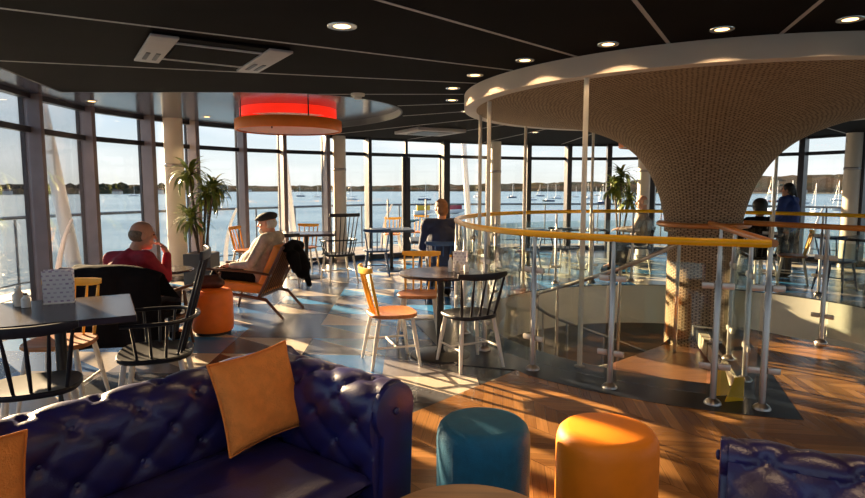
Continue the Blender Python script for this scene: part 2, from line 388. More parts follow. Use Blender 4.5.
sl_in = arc(C0, 2.48, AD - 1, AD - 62, 24); sl_out = arc(C0, 3.35, AD - 62, AD - 38, 8)[0:1]
slp = [(CX + .52 * cos(R(AD - 1)), CY + .52 * sin(R(AD - 1)))] + [] 
slate = arc(C0, 2.48, AD - .8, AD - 75, 30) + [(CX + 3.3 * cos(R(AD - 75)), CY + 3.3 * sin(R(AD - 75))), (.2, 4.95), (.69, 4.80)] + arc(C0, RS, AD - 32, AD + 3.4, 18) + \
    [(3.25, 6.2), (CX + .5 * cos(R(AD - .8)), CY + .5 * sin(R(AD - .8)))]
struct(MB().prism(slate, 0, .006).build('floor_slate_border', 'slate', smooth=False))

# stair opening: pale fascia ring, dark slab below, lower storey
fa = MB(); a0, a1 = R(AB + 1), R(360 + AD - 1)
fa.lathe([(2.46, -.012), (2.46, -.60), (2.54, -.60), (2.54, -.14)], 90, (CX, CY, 0), a0=a0, a1=a1)
struct(fa.build('wall_opening_fascia', 'whitefascia'))
struct(MB().lathe([(0, -3.0), (6.0, -3.0), (6.0, -3.1), (0, -3.1)], 64, (CX, CY, 0)).build('floor_lower', 'lowerwood'))
struct(MB().lathe([(4.3, -3.0), (4.3, -.6), (2.5, -.6), (2.5, -.62), (4.4, -.64), (4.4, -3.0)], 64, (CX, CY, 0), a0=R(-50), a1=R(230)).build('wall_lower', 'lowerwall'))
# the wooden landing's edge faces
for nm, a in (('left', AD - .9), ('right', AB + .9)):
    d = V((cos(R(a)), sin(R(a)))); n = V((-d.y, d.x)) * (.02 if nm == 'right' else -.02)
    q = [(CX + d.x * .45, CY + d.y * .45), (CX + d.x * 2.46, CY + d.y * 2.46)]
    struct(MB().prism([q[0], q[1], (q[1][0] + n.x, q[1][1] + n.y), (q[0][0] + n.x, q[0][1] + n.y)], -.45, -.005).build('trim_landing_' + nm, 'whitefascia' if nm == 'right' else 'stairside', smooth=False))

# ceiling: dark panels with a concave cut for the raised glossy part
rec = [(-3.1, 1.2), (-3.45, 2.6), (-3.6, 4.0), (-3.70, 5.22), (-3.86, 5.95), (-4.0, 6.60), (-2.83, 6.60), (-2.08, 6.60)]
lob = [(-1.44, 6.69), (-.95, 6.95), (-.60, 7.4), (-.43, 7.95), (-.45, 8.6), (-.66, 9.25), (-1.05, 9.85), (-1.55, 10.4), (-1.95, 11.1), (-2.1, 12.2)]
lob = [(p.x, p.y) for p in bez([(x, y, 0) for x, y in [(-2.08, 6.60)] + lob], 5)][1:]
mainc = [(x, y) for x, y, *_ in rec] + lob + NODES[9:] 
mb = MB().prism(mainc, ZC, ZC + .05)
struct(mb.build('ceiling', 'ceilingdark', smooth=False))
struct(MB().prism(OUT, ZR + .001, ZR + .1).build('ceiling_raised', 'recess', smooth=False))
edge = [V((x, y, 0)) for x, y in rec + lob]
mb = MB()
for a, b in zip(edge[:-1], edge[1:]):
    d = (b - a).normalized(); n = V((-d.y, d.x, 0)) * .012
    mb.prism([(p.x, p.y) for p in (a - n, b - n, b + n, a + n)], ZC - .004, ZR + .001)
struct(mb.build('trim_recess_edge', 'bulkhead', smooth=False))
# grooves between ceiling panels, radiating from the funnel
for k in range(24):
    a = R(14.9 + 15 * k); d = V((cos(a), sin(a))); n = V((-d.y, d.x)) * .013
    def inside(p):
        c = False; P = mainc
        for i in range(len(P)):
            x1, y1 = P[i]; x2, y2 = P[i - 1]
            if (y1 > p.y) != (y2 > p.y) and p.x < (x2 - x1) * (p.y - y1) / (y2 - y1) + x1: c = not c
        return c
    t = 2.7; segs = []
    while t < 8.6:
        t2 = t + .1
        if inside(V((CX, CY)) + d * t) and inside(V((CX, CY)) + d * t2):
            if segs and abs(segs[-1][1] - t) < 1e-6: segs[-1][1] = t2
            else: segs.append([t, t2])
        t = t2
    g = MB()
    for s0, s1 in segs:
        p, q = V(C0) + d * s0, V(C0) + d * s1
        g.prism([tuple(p - n), tuple(q - n), tuple(q + n), tuple(p + n)], ZC - .003, ZC + .002)
    if segs: struct(g.build('trim_ceiling_strip', 'groove', smooth=False))

# glazed wall: one window per bay, doors in the middle of the far side
n_w = 0; n_d = 0; K = len(NODES)
for i in range(K):
    a, b = V((*NODES[i], 0)), V((*NODES[(i + 1) % K], 0)); t = (b - a).normalized(); nrm = V((t.y, -t.x, 0)); L = (b - a).length; rz = atan2(t.y, t.x)
    prevt = (a - V((*NODES[i - 1], 0))).normalized(); tm = (t + prevt).normalized(); nm = V((tm.y, -tm.x, 0)); rzm = atan2(tm.y, tm.x)
    isdoor = i in (10, 11)
    ztop = ZR if (i < 9 or i >= 33) else ZC
    fr = MB()
    if True:
        wd = .11 if i not in (10, 12) else .15
        wd = .06 if i == 11 else wd
        dp = .08 if i == 11 else (.19 if 3 <= i <= 4 else .24)
        fr.box((a.x + nm.x * dp / 2 - nm.x * .04, a.y + nm.y * dp / 2 - nm.y * .04, ztop / 2), (wd if i > 10 or i < 3 else .075, dp, ztop), rzm)
    mid = (a + b) / 2
    rl = fr if (isdoor or not 2 <= i <= 9) else MB()
    rl.box((mid.x, mid.y, .05), (L - .04, .12, .10), rz)
    rl.box((mid.x, mid.y, 2.185), (L - .04, .07, .07), rz)
    zg = 2.55 if ztop > ZC else ZC - .04
    rl.box((mid.x, mid.y, (zg + ztop) / 2), (L - .04, .10, ztop - zg), rz)
    if isdoor:
        for s_ in (a + t * .06, b - t * .06): fr.box((s_.x, s_.y, 1.12), (.06, .06, 2.05), rz)
        n_d += 1; f = struct(fr.build('door_%d' % n_d, 'frame', smooth=False, bevel=.004))
        MB().box((mid.x + nrm.x * .05, mid.y + nrm.y * .05, 1.05), (.03, .03, .4), rz).build('door_handle', 'steel', f)
    else:
        n_w += 1; f = struct(fr.build('window_%d' % n_w, 'fin' if 2 <= i <= 9 else 'frame', smooth=False, bevel=.004))  # mullions lighter on left bays; elsewhere their backlit darkness is put into the colour
    MB().box((mid.x, mid.y, (.1 + 2.15) / 2), (L - .1, .008, 2.05), rz).build('pane', 'windowglass', f, smooth=False)
    MB().box((mid.x, mid.y, (2.22 + zg) / 2), (L - .1, .008, zg - 2.22), rz).build('pane', 'windowglass', f, smooth=False)
    if rl is not fr: rl.build('rails', 'frame', f, smooth=False, bevel=.004)
    if 2 <= i <= 9:   # dark outer cover strip of the mullion
        MB().box((a.x - nm.x * .06 + tm.x * .0, a.y - nm.y * .06, ztop / 2), (.10, .05, ztop), rzm).build('cover_strip', 'frame', f, smooth=False)

# round columns
cols = [(-4.2, 9.85, .15, ZR, 'cream round column beside the potted palm'), (-1.87, 12.15, .13, ZC, 'cream round column behind the tall-backed chair'),
        (1.42, 13.6, .12, ZC, 'brownish round column left of the funnel, behind the thin poles'), (4.55, 13.0, .13, ZC, 'cream round column half hidden by the left flank of the funnel'),
        (7.95, 11.45, .14, ZC, 'cream round column at the right edge of the view')]
for x, y, r, zt, lb in cols:
    c = empty('round_column', (x, y, 0), 0, lb, 'column')
    MB().lathe([(r, 0.0), (r, zt)], 28).build('shaft', 'creampaint', c)
    MB().lathe([(r + .004, 1.83), (r + .008, 1.835), (r + .008, 1.875), (r + .004, 1.88)], 28).build('band', 'steel', c)
    MB().lathe([(r + .02, 0.0), (r + .02, .05), (r, .055)], 28).build('base_collar', 'steel', c)

# ------------------------------------------------------------------ funnel and ring
fun = empty('funnel_column', (CX, CY, 0), 0, 'giant funnel shaped column clad in small stacked brown sticks under a cream ring', 'column')
prof = [(.36, -3.0), (.36, .98), (.40, 1.0), (.405, 1.12), (.43, 1.25), (.47, 1.40), (.52, 1.53), (.585, 1.66), (.665, 1.78), (.76, 1.885), (.88, 1.98), (1.03, 2.065), (1.22, 2.14), (1.45, 2.205), (1.75, 2.26), (2.1, 2.31), (2.57, 2.365)]
PP = bez([(r, z, 0) for r, z in prof], 7)
prof2 = [(p.x, p.y) for p in PP]
def funnel_mesh():
    n = 144; me = bpy.data.meshes.new('cladding'); vs = []; fs = []; uv = []
    L = 0; Ls = [0]
    for i in range(1, len(prof2)):
        L += sqrt((prof2[i][0] - prof2[i - 1][0]) ** 2 + (prof2[i][1] - prof2[i - 1][1]) ** 2); Ls.append(L)
    for r, z in prof2:
        for j in range(n): vs.append((r * cos(2 * pi * j / n), r * sin(2 * pi * j / n), z))
    for i in range(len(prof2) - 1):
        rm = (prof2[i][0] + prof2[i + 1][0]) / 2; cnt = round(2 * pi * rm / .075 / 8) * 8
        for j in range(n):
            k = (j + 1) % n; fs.append((i * n + j, i * n + k, (i + 1) * n + k, (i + 1) * n + j))
            u0, u1 = j / n * cnt, (j + 1) / n * cnt
            v0, v1 = Ls[i] / .019, Ls[i + 1] / .019
            uv += [(u0, v0), (u1, v0), (u1, v1), (u0, v1)]
    me.from_pydata(vs, [], fs); ul = me.uv_layers.new(name='UVMap')
    for i, c in enumerate(uv): ul.data[i].uv = c
    for p in me.polygons: p.use_smooth = True
    me.materials.append(M['stackedsticks']); me.validate()
    bm = bmesh.new(); bm.from_mesh(me); bmesh.ops.recalc_face_normals(bm, faces=bm.faces)
    if sum(f.normal.dot(V((f.calc_center_median().x, f.calc_center_median().y, 0))) for f in bm.faces) < 0: bmesh.ops.reverse_faces(bm, faces=bm.faces)
    bm.to_mesh(me); bm.free()
    o = bpy.data.objects.new('cladding', me); col.objects.link(o); o.parent = fun
funnel_mesh()
MB().lathe([(2.55, 2.362), (2.67, 2.358), (2.685, 2.362), (2.685, ZC), (2.6, ZC)], 144).build('ring_fascia', 'ringpaint', fun)
MB().lathe([(.41, 1.06), (.47, 1.06), (.49, 1.075), (.49, 1.10), (.47, 1.115), (.41, 1.115)], 64).build('wooden_collar', 'collarwood', fun)

def near_pole(a):
    r_ = 2.53 if a in (-167, 167) else 2.60
    return CX + r_ * cos(R(a)), CY + r_ * sin(R(a))
pl = [(-134.2, 'thin pale pole nearest the camera, in front of the funnel'), (-167, 'thin pale pole, right one of the close pair left of the funnel'), (167, 'thin pale pole, left one of the close pair left of the funnel'),
      (131, 'thin pale pole between the close pair and the nearest pole, farther off'), (103, 'thin pale pole just right of the nearest pole, farther off'), (45, 'thin pale pole right of the funnel, passing the person in blue')]
for a, lb in pl:
    x, y = near_pole(a); c = empty('support_pole', (x, y, 0), 0, lb, 'pole')
    MB().lathe([(.021, .006), (.021, 2.36)], 14).build('rod', 'creampaint', c)
    MB().lathe([(.045, .006), (.045, .016), (.024, .022)], 18).build('base_flange', 'steel', c)

# ------------------------------------------------------------------ balustrades
def balustrade(name, pts, post_ids, label, glass=True, rail='railwood'):
    """pts: centre line (x, y) finely sampled; posts at given indices"""
    root = empty(name, (pts[0][0], pts[0][1], 0), 0, label, 'railing'); ox, oy = pts[0]
    P = [V((x - ox, y - oy, 0)) for x, y in pts]
    MB().tube([p + V((0, 0, 1.125)) for p in P], .027, 14).build('handrail', rail, root)
    for q, i in enumerate(post_ids):
        p = P[i]; t = (P[min(i + 1, len(P) - 1)] - P[max(i - 1, 0)]).normalized(); rz = atan2(t.y, t.x)
        po = MB().lathe([(.021, .006), (.021, .86), (.015, .87), (.015, 1.105)], 16, tuple(p)).build('post', 'steel', root)
        MB().lathe([(.058, .006), (.058, .014), (.046, .03), (.024, .045)], 20, tuple(p)).build('base_flange', 'steel', po)
        if glass:
            for z in (.27, .83):
                for sg in (-1, 1):
                    c = p + t * sg * .062
                    MB().box((c.x, c.y, z), (.080, .024, .046), rz).build('glass_clamp', 'clamp', po, bevel=.0115)
    if glass:
        for i0, i1 in zip(post_ids[:-1], post_ids[1:]):
            seg = P[i0:i1 + 1]; t0 = (seg[1] - seg[0]).normalized(); t1 = (seg[-1] - seg[-2]).normalized()
            seg = [seg[0] + t0 * .045] + seg[1:-1] + [seg[-1] - t1 * .045]
            g = MB(); m_ = len(seg); vs = []
            for k, p in enumerate(seg):
                t = (seg[min(k + 1, m_ - 1)] - seg[max(k - 1, 0)]).normalized(); n = V((-t.y, t.x, 0)) * .005
                vs += [p - n + V((0, 0, .07)), p + n + V((0, 0, .07)), p + n + V((0, 0, .98)), p - n + V((0, 0, .98))]
            fs = [(4 * k + j, 4 * k + (j + 1) % 4, 4 * k + 4 + (j + 1) % 4, 4 * k + 4 + j) for k in range(m_ - 1) for j in range(4)] + [(3, 2, 1, 0), tuple(4 * (m_ - 1) + j for j in range(4))]
            g.add(vs, fs).build('glass_panel', 'railglass', root)
    return root
RB = 2.94
def RF(a): t = min(1, max(0, (-139 - a) / 36)); return RB - .17 * t * t * (3 - 2 * t) if a > -300 else RB - .17 + .17 * min(1, (-300 - a) / 60)
angs = [-106.1, -112, -125.7, -138.9]
a = -152.4
while a > -107.7 - 300: angs.append(a); a -= 13.4
angs = [x for x in angs if x > AB - 360]; angs.append(AB - 360)
pts = []; ids = []
for i, a in enumerate(angs):
    ids.append(len(pts))
    if i < len(angs) - 1:
        for k in range(5): b = a + (angs[i + 1] - a) * k / 5; pts.append((CX + RF(b) * cos(R(b)), CY + RF(b) * sin(R(b))))
    else: pts.append((CX + RF(a) * cos(R(a)), CY + RF(a) * sin(R(a))))
balustrade('curved_balustrade', pts, ids, 'round glass and steel balustrade with ochre handrail around the stair opening')
def radial(a, name, label, r0, r1, nb):
    d = V((cos(R(a)), sin(R(a)))); n = nb * 4
    pts = [tuple(V(C0) + d * (r1 + (r0 - r1) * k / n)) for k in range(n + 1)]
    return balustrade(name, pts, list(range(4, n, 4)), label, rail='collarwood')
radial(AD, 'straight_balustrade', 'short glass balustrade running from the corner post back to the funnel', .49, RB - .03, 4)
radial(AB, 'straight_balustrade', 'glass balustrade with reddish handrail across the landing, right of the funnel', .49, RB - .03, 3)

# stair winding down around the funnel
st = empty('spiral_stair', (CX, CY, 0), 0, 'dark wooden stair winding down around the funnel inside the glass balustrade', 'stairs')
def sector(r0, r1, a0, a1, n=8): return arc((0, 0), r1, a0, a1, n) + arc((0, 0), r0, a1, a0, n)
MB().prism(sector(.75, 2.40, AD - 1.6, -138), -.21, -.16).build('tread', 'stairwood', st, smooth=False, bevel=.006)
z = -.19
for k in range(14):
    a = -138 - 13 * k; z -= .185
    MB().prism(sector(.80, 2.05, a + 1, a - 14), z - .02, z + .025).build('tread', 'stairwood', st, smooth=False, bevel=.006)
for r_, nm in ((.78, 'inner'), (2.08, 'outer')):
    g = MB(); vs = []; fs = []
    for k in range(29):
        a = R(-134 - 6.5 * k); zz = -.24 - .0925 * k
        for rr, dz in ((r_ - .02, -.14), (r_ + .02, -.14), (r_ + .02, .16), (r_ - .02, .16)): vs.append((rr * cos(a), rr * sin(a), zz + dz))
    fs = [(4 * k + j, 4 * k + (j + 1) % 4, 4 * k + 4 + (j + 1) % 4, 4 * k + 4 + j) for k in range(28) for j in range(4)] + [(3, 2, 1, 0), (112, 113, 114, 115)]
    g.add(vs, fs).build('stringer', 'whitefascia' if nm == 'outer' else 'stairside', st)
pth = []
for k in range(26):
    a = -126 - 7 * k; r_ = 1.0 + .85 * min(1, k / 7); zz = .95 if k == 0 else .95 - .088 * k
    pth.append((r_ * cos(R(a)), r_ * sin(R(a)), zz))
MB().tube([(pth[0][0] + .04, pth[0][1] - .01, .95)] + pth, .021, 12).build('stair_handrail', 'steel', st)
for k in range(0, 25, 3):
    x, y, zz = pth[k]; zb = -.17 if k < 1 else zz - 1.0
    MB().tube([(x, y, zb), (x, y, zz)], .017, 10).build('stair_post', 'steel', st)

# ------------------------------------------------------------------ ceiling fittings
def spot(x, y, zt, label, group, power, big=False, ang=62):
    r = .075 if big else .06
    c = empty('downlight', (x, y, zt), 0, label, 'light', group)
    MB().lathe([(r * .74, -.004), (r * 1.25, -.007), (r * 1.3, -.002), (r * 1.3, .0), (r * .74, 0.0)], 28).build('bezel', 'chrome', c)
    MB().lathe([(0, -.0035), (r * .74, -.0035), (r * .74, -.001), (0, -.001)], 24).build('lamp', 'lampglow', c)
    l = bpy.data.lights.new('spot', 'SPOT'); l.energy = power; l.color = (1, .66, .36); l.spot_size = R(ang); l.spot_blend = .12 if ang > 130 else .35; l.shadow_soft_size = .012 if ang > 130 else .03
    lo = bpy.data.objects.new('bulb', l); col.objects.link(lo); lo.location = (0, 0, -.012); lo.parent = c
ring_l = [(850, 'right edge of the view'), (722, 'second from the right'), (608, 'third from the right'), (525, 'fourth from the right'), (475, 'fifth from the right'), (453, 'at the ring\'s left end'), (452, 'behind the ring\'s left end')]
lpos = [(2.56, 3.80), (1.886, 4.033), (1.2625, 4.44), (.748, 4.985), (.39, 5.63), (.212, 6.35), (.229, 7.2)]
for (u, s_), (lx, ly) in zip(ring_l, lpos):
    spot(lx, ly, ZC, 'small round downlight washing the funnel ring, ' + s_, 'downlights around the ring', 9, ang=133)
for a, s_ in ((150, 'nearer one'), (128, 'farther one')): spot(CX + 2.98 * cos(R(a)), CY + 2.98 * sin(R(a)), ZC, 'small round downlight behind the ring, above the bald man side, ' + s_, None, 9, ang=133)
spot(-.578, 3.959, ZC, 'large round downlight above the tables, right of the air conditioner', None, 25, True, 120)
spot(-4.40, 7.9, ZR, 'round downlight in the glossy ceiling by the left windows, nearer one', None, 18, ang=110)
spot(-3.55, 9.6, ZR, 'round downlight in the glossy ceiling beside the cream column', None, 18, ang=110)
spot(1.9, 11.3, ZC, 'round downlight in the dark ceiling beyond the ring', None, 18, ang=110)
spot(-.3, .6, ZC, 'added unseen fill downlight above the sofas', None, 25, True, 120)  # added out of view as interior fill over the sofas
spot(1.2, 1.25, ZC, 'added unseen fill downlight above the tufted blue arm', None, 36, True, 120)  # unseen lamp put in to brighten the right sofa's leather

# ceiling cassette
ac = empty('air_conditioner', (-1.69, 4.71, ZC), atan2(.51, .81), 'grey and black ceiling air conditioner cassette between two ceiling lines', 'air conditioner')
sx, sy = .97, .93
MB().box((0, 0, -.012), (sx * .96, sy * .96, .022)).build('casing', 'ceilingdark', ac)
for s_ in (-1, 1):
    MB().box((s_ * (sx / 2 - .09), 0, -.028), (.18, sy, .018)).build('end_cover', 'acwhite', ac, bevel=.006)
    MB().box((0, s_ * (sy / 2 - .17), -.026), (sx - .36, .03, .014)).build('trim_strip', 'acwhite', ac)
    for q in (-.035, .035):
        MB().box((s_ * (sx / 2 - .09) + q, sy / 2 - .26, -.039), (.03, .26, .006)).build('vent_slot', 'blackmetal', ac)
MB().box((0, 0, -.026), (sx - .40, sy - .42, .01)).build('grille', 'ceilingdark', ac)
ac2 = empty('air_conditioner', (-.05, 10.9, ZC), .5, 'flat grey ceiling air conditioner far off near the doors', 'air conditioner')
MB().box((0, 0, -.03), (.95, .95, .055)).build('casing', 'acwhite', ac2, bevel=.01)
MB().box((0, 0, -.06), (.6, .6, .01)).build('grille', 'blackmetal', ac2)
sdt = empty('smoke_detector', (-.82, 6.72, ZC), 0, 'small round smoke detector on the dark ceiling beside the round recess', 'smoke detector')
MB().lathe([(0, -.06), (.04, -.06), (.045, -.03), (.075, -.026), (.077, 0), (0, 0)], 24).build('housing', 'creampaint', sdt)

# ring lamps
def ring_lamp(x, y, label):
    r = empty('ring_lamp', (x, y, 0), 0, label, 'lamp')
    MB().lathe([(.715, 2.30), (.74, 2.30), (.75, 2.315), (.75, 2.435), (.74, 2.45), (.715, 2.45)], 72).build('fabric_ring', 'drumorange', r)
    MB().lathe([(.715, 2.318), (.713, 2.318), (.713, 2.45), (.715, 2.45)], 72).build('white_lining', 'paperwhite', r)
    MB().lathe([(.675, 2.485), (.675, ZR if x < 0 else 2.519), (.665, ZR if x < 0 else 2.519), (.665, 2.485), (.675, 2.485)], 72).build('acrylic_drum', 'redacrylic', r)
    for k in range(4):
        a = R(35 + 90 * k); MB().tube([(.692 * cos(a), .692 * sin(a), 2.40), (.692 * cos(a), .692 * sin(a), ZR if x < 0 else 2.519)], .01, 8).build('hanger', 'blackmetal', r)
    MB().lathe([(.66, ZR - .02 if x < 0 else 2.50), (0, ZR - .02 if x < 0 else 2.50), (0, ZR - .012 if x < 0 else 2.51), (.66, ZR - .012 if x < 0 else 2.51)], 48).build('diffuser', 'paperwhite', r)
ring_lamp(-2.06, 8.75, 'large orange ring lamp with glowing red drum hanging over the window tables')
ring_lamp(4.52, 12.2, 'orange ring lamp mostly hidden behind the left side of the funnel')

# ------------------------------------------------------------------ furniture builders
def seat_mb(w, d, z, th=.035, n=28, dish=.012, e=3.2):
    mb = MB(); vs = []; fs = []
    rings = [(.0, th * .0), (.55, 0), (.9, .0), (.97, .004), (1.0, .014), (1.0, th - .008), (.97, th), (.8, th - .004), (.45, th - dish), (0.001, th - dish)]
    for rr, zz in rings:
        for j in range(n):
            a = 2 * pi * j / n; ca, sa = cos(a), sin(a)
            k = (abs(ca) ** e + abs(sa) ** e) ** (-1 / e); wf = 1 - .10 * (-sa * k if sa < 0 else 0)
            vs.append((w / 2 * ca * k * rr * wf, d / 2 * sa * k * rr, z - th + zz))
    for i in range(len(rings) - 1):
        for j in range(n): fs.append((i * n + j, i * n + (j + 1) % n, (i + 1) * n + (j + 1) % n, (i + 1) * n + j))
    fs.append(tuple((len(rings) - 1) * n + j for j in range(n)))
    return mb.add(vs, fs)
def legs(root, m, w=.30, d=.28, zs=.42, spl=.07, r=(.012, .019)):
    fx = []
    for sx_ in (-1, 1):
        for sy_ in (-1, 1):
            top = V((sx_ * w / 2, sy_ * d / 2, zs)); bot = V((sx_ * (w / 2 + spl * .8), sy_ * (d / 2 + spl * (1.1 if sy_ < 0 else .8)), 0))
            MB().tube([bot, bot.lerp(top, .55), top], [r[0], r[1], r[1] * .85], 12).build('leg', m, root); fx.append(bot.lerp(top, .42))
    MB().tube([fx[0], fx[1]], .009, 8).build('stretcher', m, root); MB().tube([fx[2], fx[3]], .009, 8).build('stretcher', m, root)
    MB().tube([(fx[0] + fx[1]) / 2, (fx[2] + fx[3]) / 2], .009, 8).build('stretcher', m, root)
def spindle_chair(name, body, seatm, legm, label, group=None, low=.80, nsp=5, wtop=.46, spind=None):
    root = empty(name, label=label, cat='chair', group=group)
    seat_mb(.44, .41, .45).build('seat', seatm, root)
    legs(root, legm)
    top = []; 
    for k in range(13):
        u = -1 + k / 6; top.append(V((u * wtop / 2, -.265 + .055 * u * u, low - .018 + .012 * abs(u) ** 3)))
    mb = MB(); vs = []; fs = []
    for k, p in enumerate(top):
        h = .028 * (1 - .35 * abs(-1 + k / 6) ** 4)
        vs += [p + V((0, -.010, -h)), p + V((0, .010, -h)), p + V((0, .006, h)), p + V((0, -.014, h))]
    fs = [(4 * k + j, 4 * k + (j + 1) % 4, 4 * k + 4 + (j + 1) % 4, 4 * k + 4 + j) for k in range(12) for j in range(4)] + [(3, 2, 1, 0), (48, 49, 50, 51)]
    mb.add(vs, fs).build('top_rail', body, root, angle=60, bevel=.005)
    for k in range(nsp):
        u = -1 + 2 * k / (nsp - 1); b = V((u * .155, -.165 + .02 * u * u, .44)); t = V((u * wtop * .44, -.263 + .055 * u * u * .8, low - .035))
        rr = .0105 if abs(u) < .99 else .0125
        MB().tube([b, b.lerp(t, .45), t], [rr * .8, rr * 1.1, rr * .7], 10).build('spindle', body, root)
    return root
def tall_chair(name, body, seatm, legm, label):
    root = empty(name, label=label, cat='chair')
    seat_mb(.52, .45, .45).build('seat', seatm, root); legs(root, legm, .36, .32, .42, .07)
    def bp(u, z):   # back fan
        f = (z - .44) / .62; return V((u * (.17 + .05 * f), -.17 - .17 * f + .03 * u * u, z))
    vs = []
    for k in range(13):
        u = -1 + k / 6; p = bp(u * 1.12, 1.07)
        vs += [p + V((0, -.010, -.025)), p + V((0, .010, -.025)), p + V((0, .006, .03)), p + V((0, -.014, .03))]
    fs = [(4 * k + j, 4 * k + (j + 1) % 4, 4 * k + 4 + (j + 1) % 4, 4 * k + 4 + j) for k in range(12) for j in range(4)] + [(3, 2, 1, 0), (48, 49, 50, 51)]
    MB().add(vs, fs).build('top_rail', body, root, angle=60, bevel=.005)
    for k in range(7):
        u = -1 + k / 3; MB().tube([bp(u * .95, .43), bp(u, .75), bp(u, 1.06)], [.008, .0105, .007], 9).build('spindle', body, root)
    bow = bez([(.26, .16, .665), (.275, .02, .668), (.25, -.14, .67), (.14, -.235, .675), (0, -.262, .675), (-.14, -.235, .675), (-.25, -.14, .67), (-.275, .02, .668), (-.26, .16, .665)], 6)
    MB().tube(bow, .016, 10, flat=(1, .75)).build('arm_bow', body, root)
    for s_ in (-1, 1):
        for y, y0 in ((.10, .08), (.0, -.0), (-.10, -.08)):
            MB().tube([(s_ * .215, y0, .43), (s_ * (.268 if y > -.05 else .262), y, .665)], .0085, 8).build('arm_spindle', body, root)
    return root
def place(o, x, y, rz, label=None, group=None, z=0):
    o.location = (x, y, z); o.rotation_euler = (0, 0, R(rz))
    if label: o['label'] = label
    if group: o['group'] = group
    return o
# chair faces local +Y ; rz turns it ccw
def pedestal_table(name, x, y, top, base, rz, label, rnd=None, sq=None, h=.75, topm='darktop', bm='blackmetal', baser=.26):
    root = empty(name, (x, y, 0), R(rz), label, 'table')
    if rnd: MB().lathe([(0, h - .03), (rnd - .012, h - .03), (rnd, h - .018), (rnd, h - .008), (rnd - .008, h), (0, h)], 48).build('tabletop', topm, root)
    else: MB().box((0, 0, h - .02), (sq[0], sq[1], .04)).build('tabletop', topm, root, bevel=.006, smooth=False)
    MB().lathe([(.032, .02), (.032, h - .04)], 18).build('column', bm, root)
    MB().lathe([(baser, .0), (baser, .008), (baser - .03, .016), (.05, .03), (.033, .05)], 36).build('base_plate', bm, root)
    MB().box((0, 0, h - .05), (.26, .26, .02)).build('top_plate', bm, root)
    return root

# near tables
pedestal_table('square_table', -2.29, 3.62, 0, 0, 29, 'square dark wood cafe table at the left, holding the big menu card', sq=(.82, .82), baser=.24)
pedestal_table('round_table', .07, 5.27, 0, 0, 20, 'round dark wood cafe table between the yellow chair and charcoal chair', rnd=.37, baser=.27)
c1 = spindle_chair('spindle_chair', 'charcoal', 'charcoal', 'whitewood', 'charcoal spindle chair with white legs at the left edge, back to the camera')
place(c1, -2.13, 3.13, 27)
c2 = copy_tree(c1); place(c2, .31, 4.98, 27, 'charcoal spindle chair with white legs beside the glass balustrade')
y1 = spindle_chair('spindle_chair', 'ochre', 'seatwood', 'whitewood', 'ochre spindle chair with white legs standing left of the round table', wtop=.40, low=.83)
place(y1, -.35, 5.04, -72)
y2 = copy_tree(y1); place(y2, -.13, 5.93, 176, 'ochre spindle chair tucked behind the round table, facing the camera')
y3 = copy_tree(y1); place(y3, -2.56, 4.05, 188, 'ochre spindle chair behind the square table with the menu card')
t1 = tall_chair('tall_armchair', 'charcoal', 'charcoal', 'whitewood', 'charcoal tall spindle armchair seen side on, right of the square table')
place(t1, -1.79, 3.80, 108)
t2 = copy_tree(t1); place(t2, -1.50, 9.55, 28, 'charcoal tall spindle armchair far off in front of the second cream column')

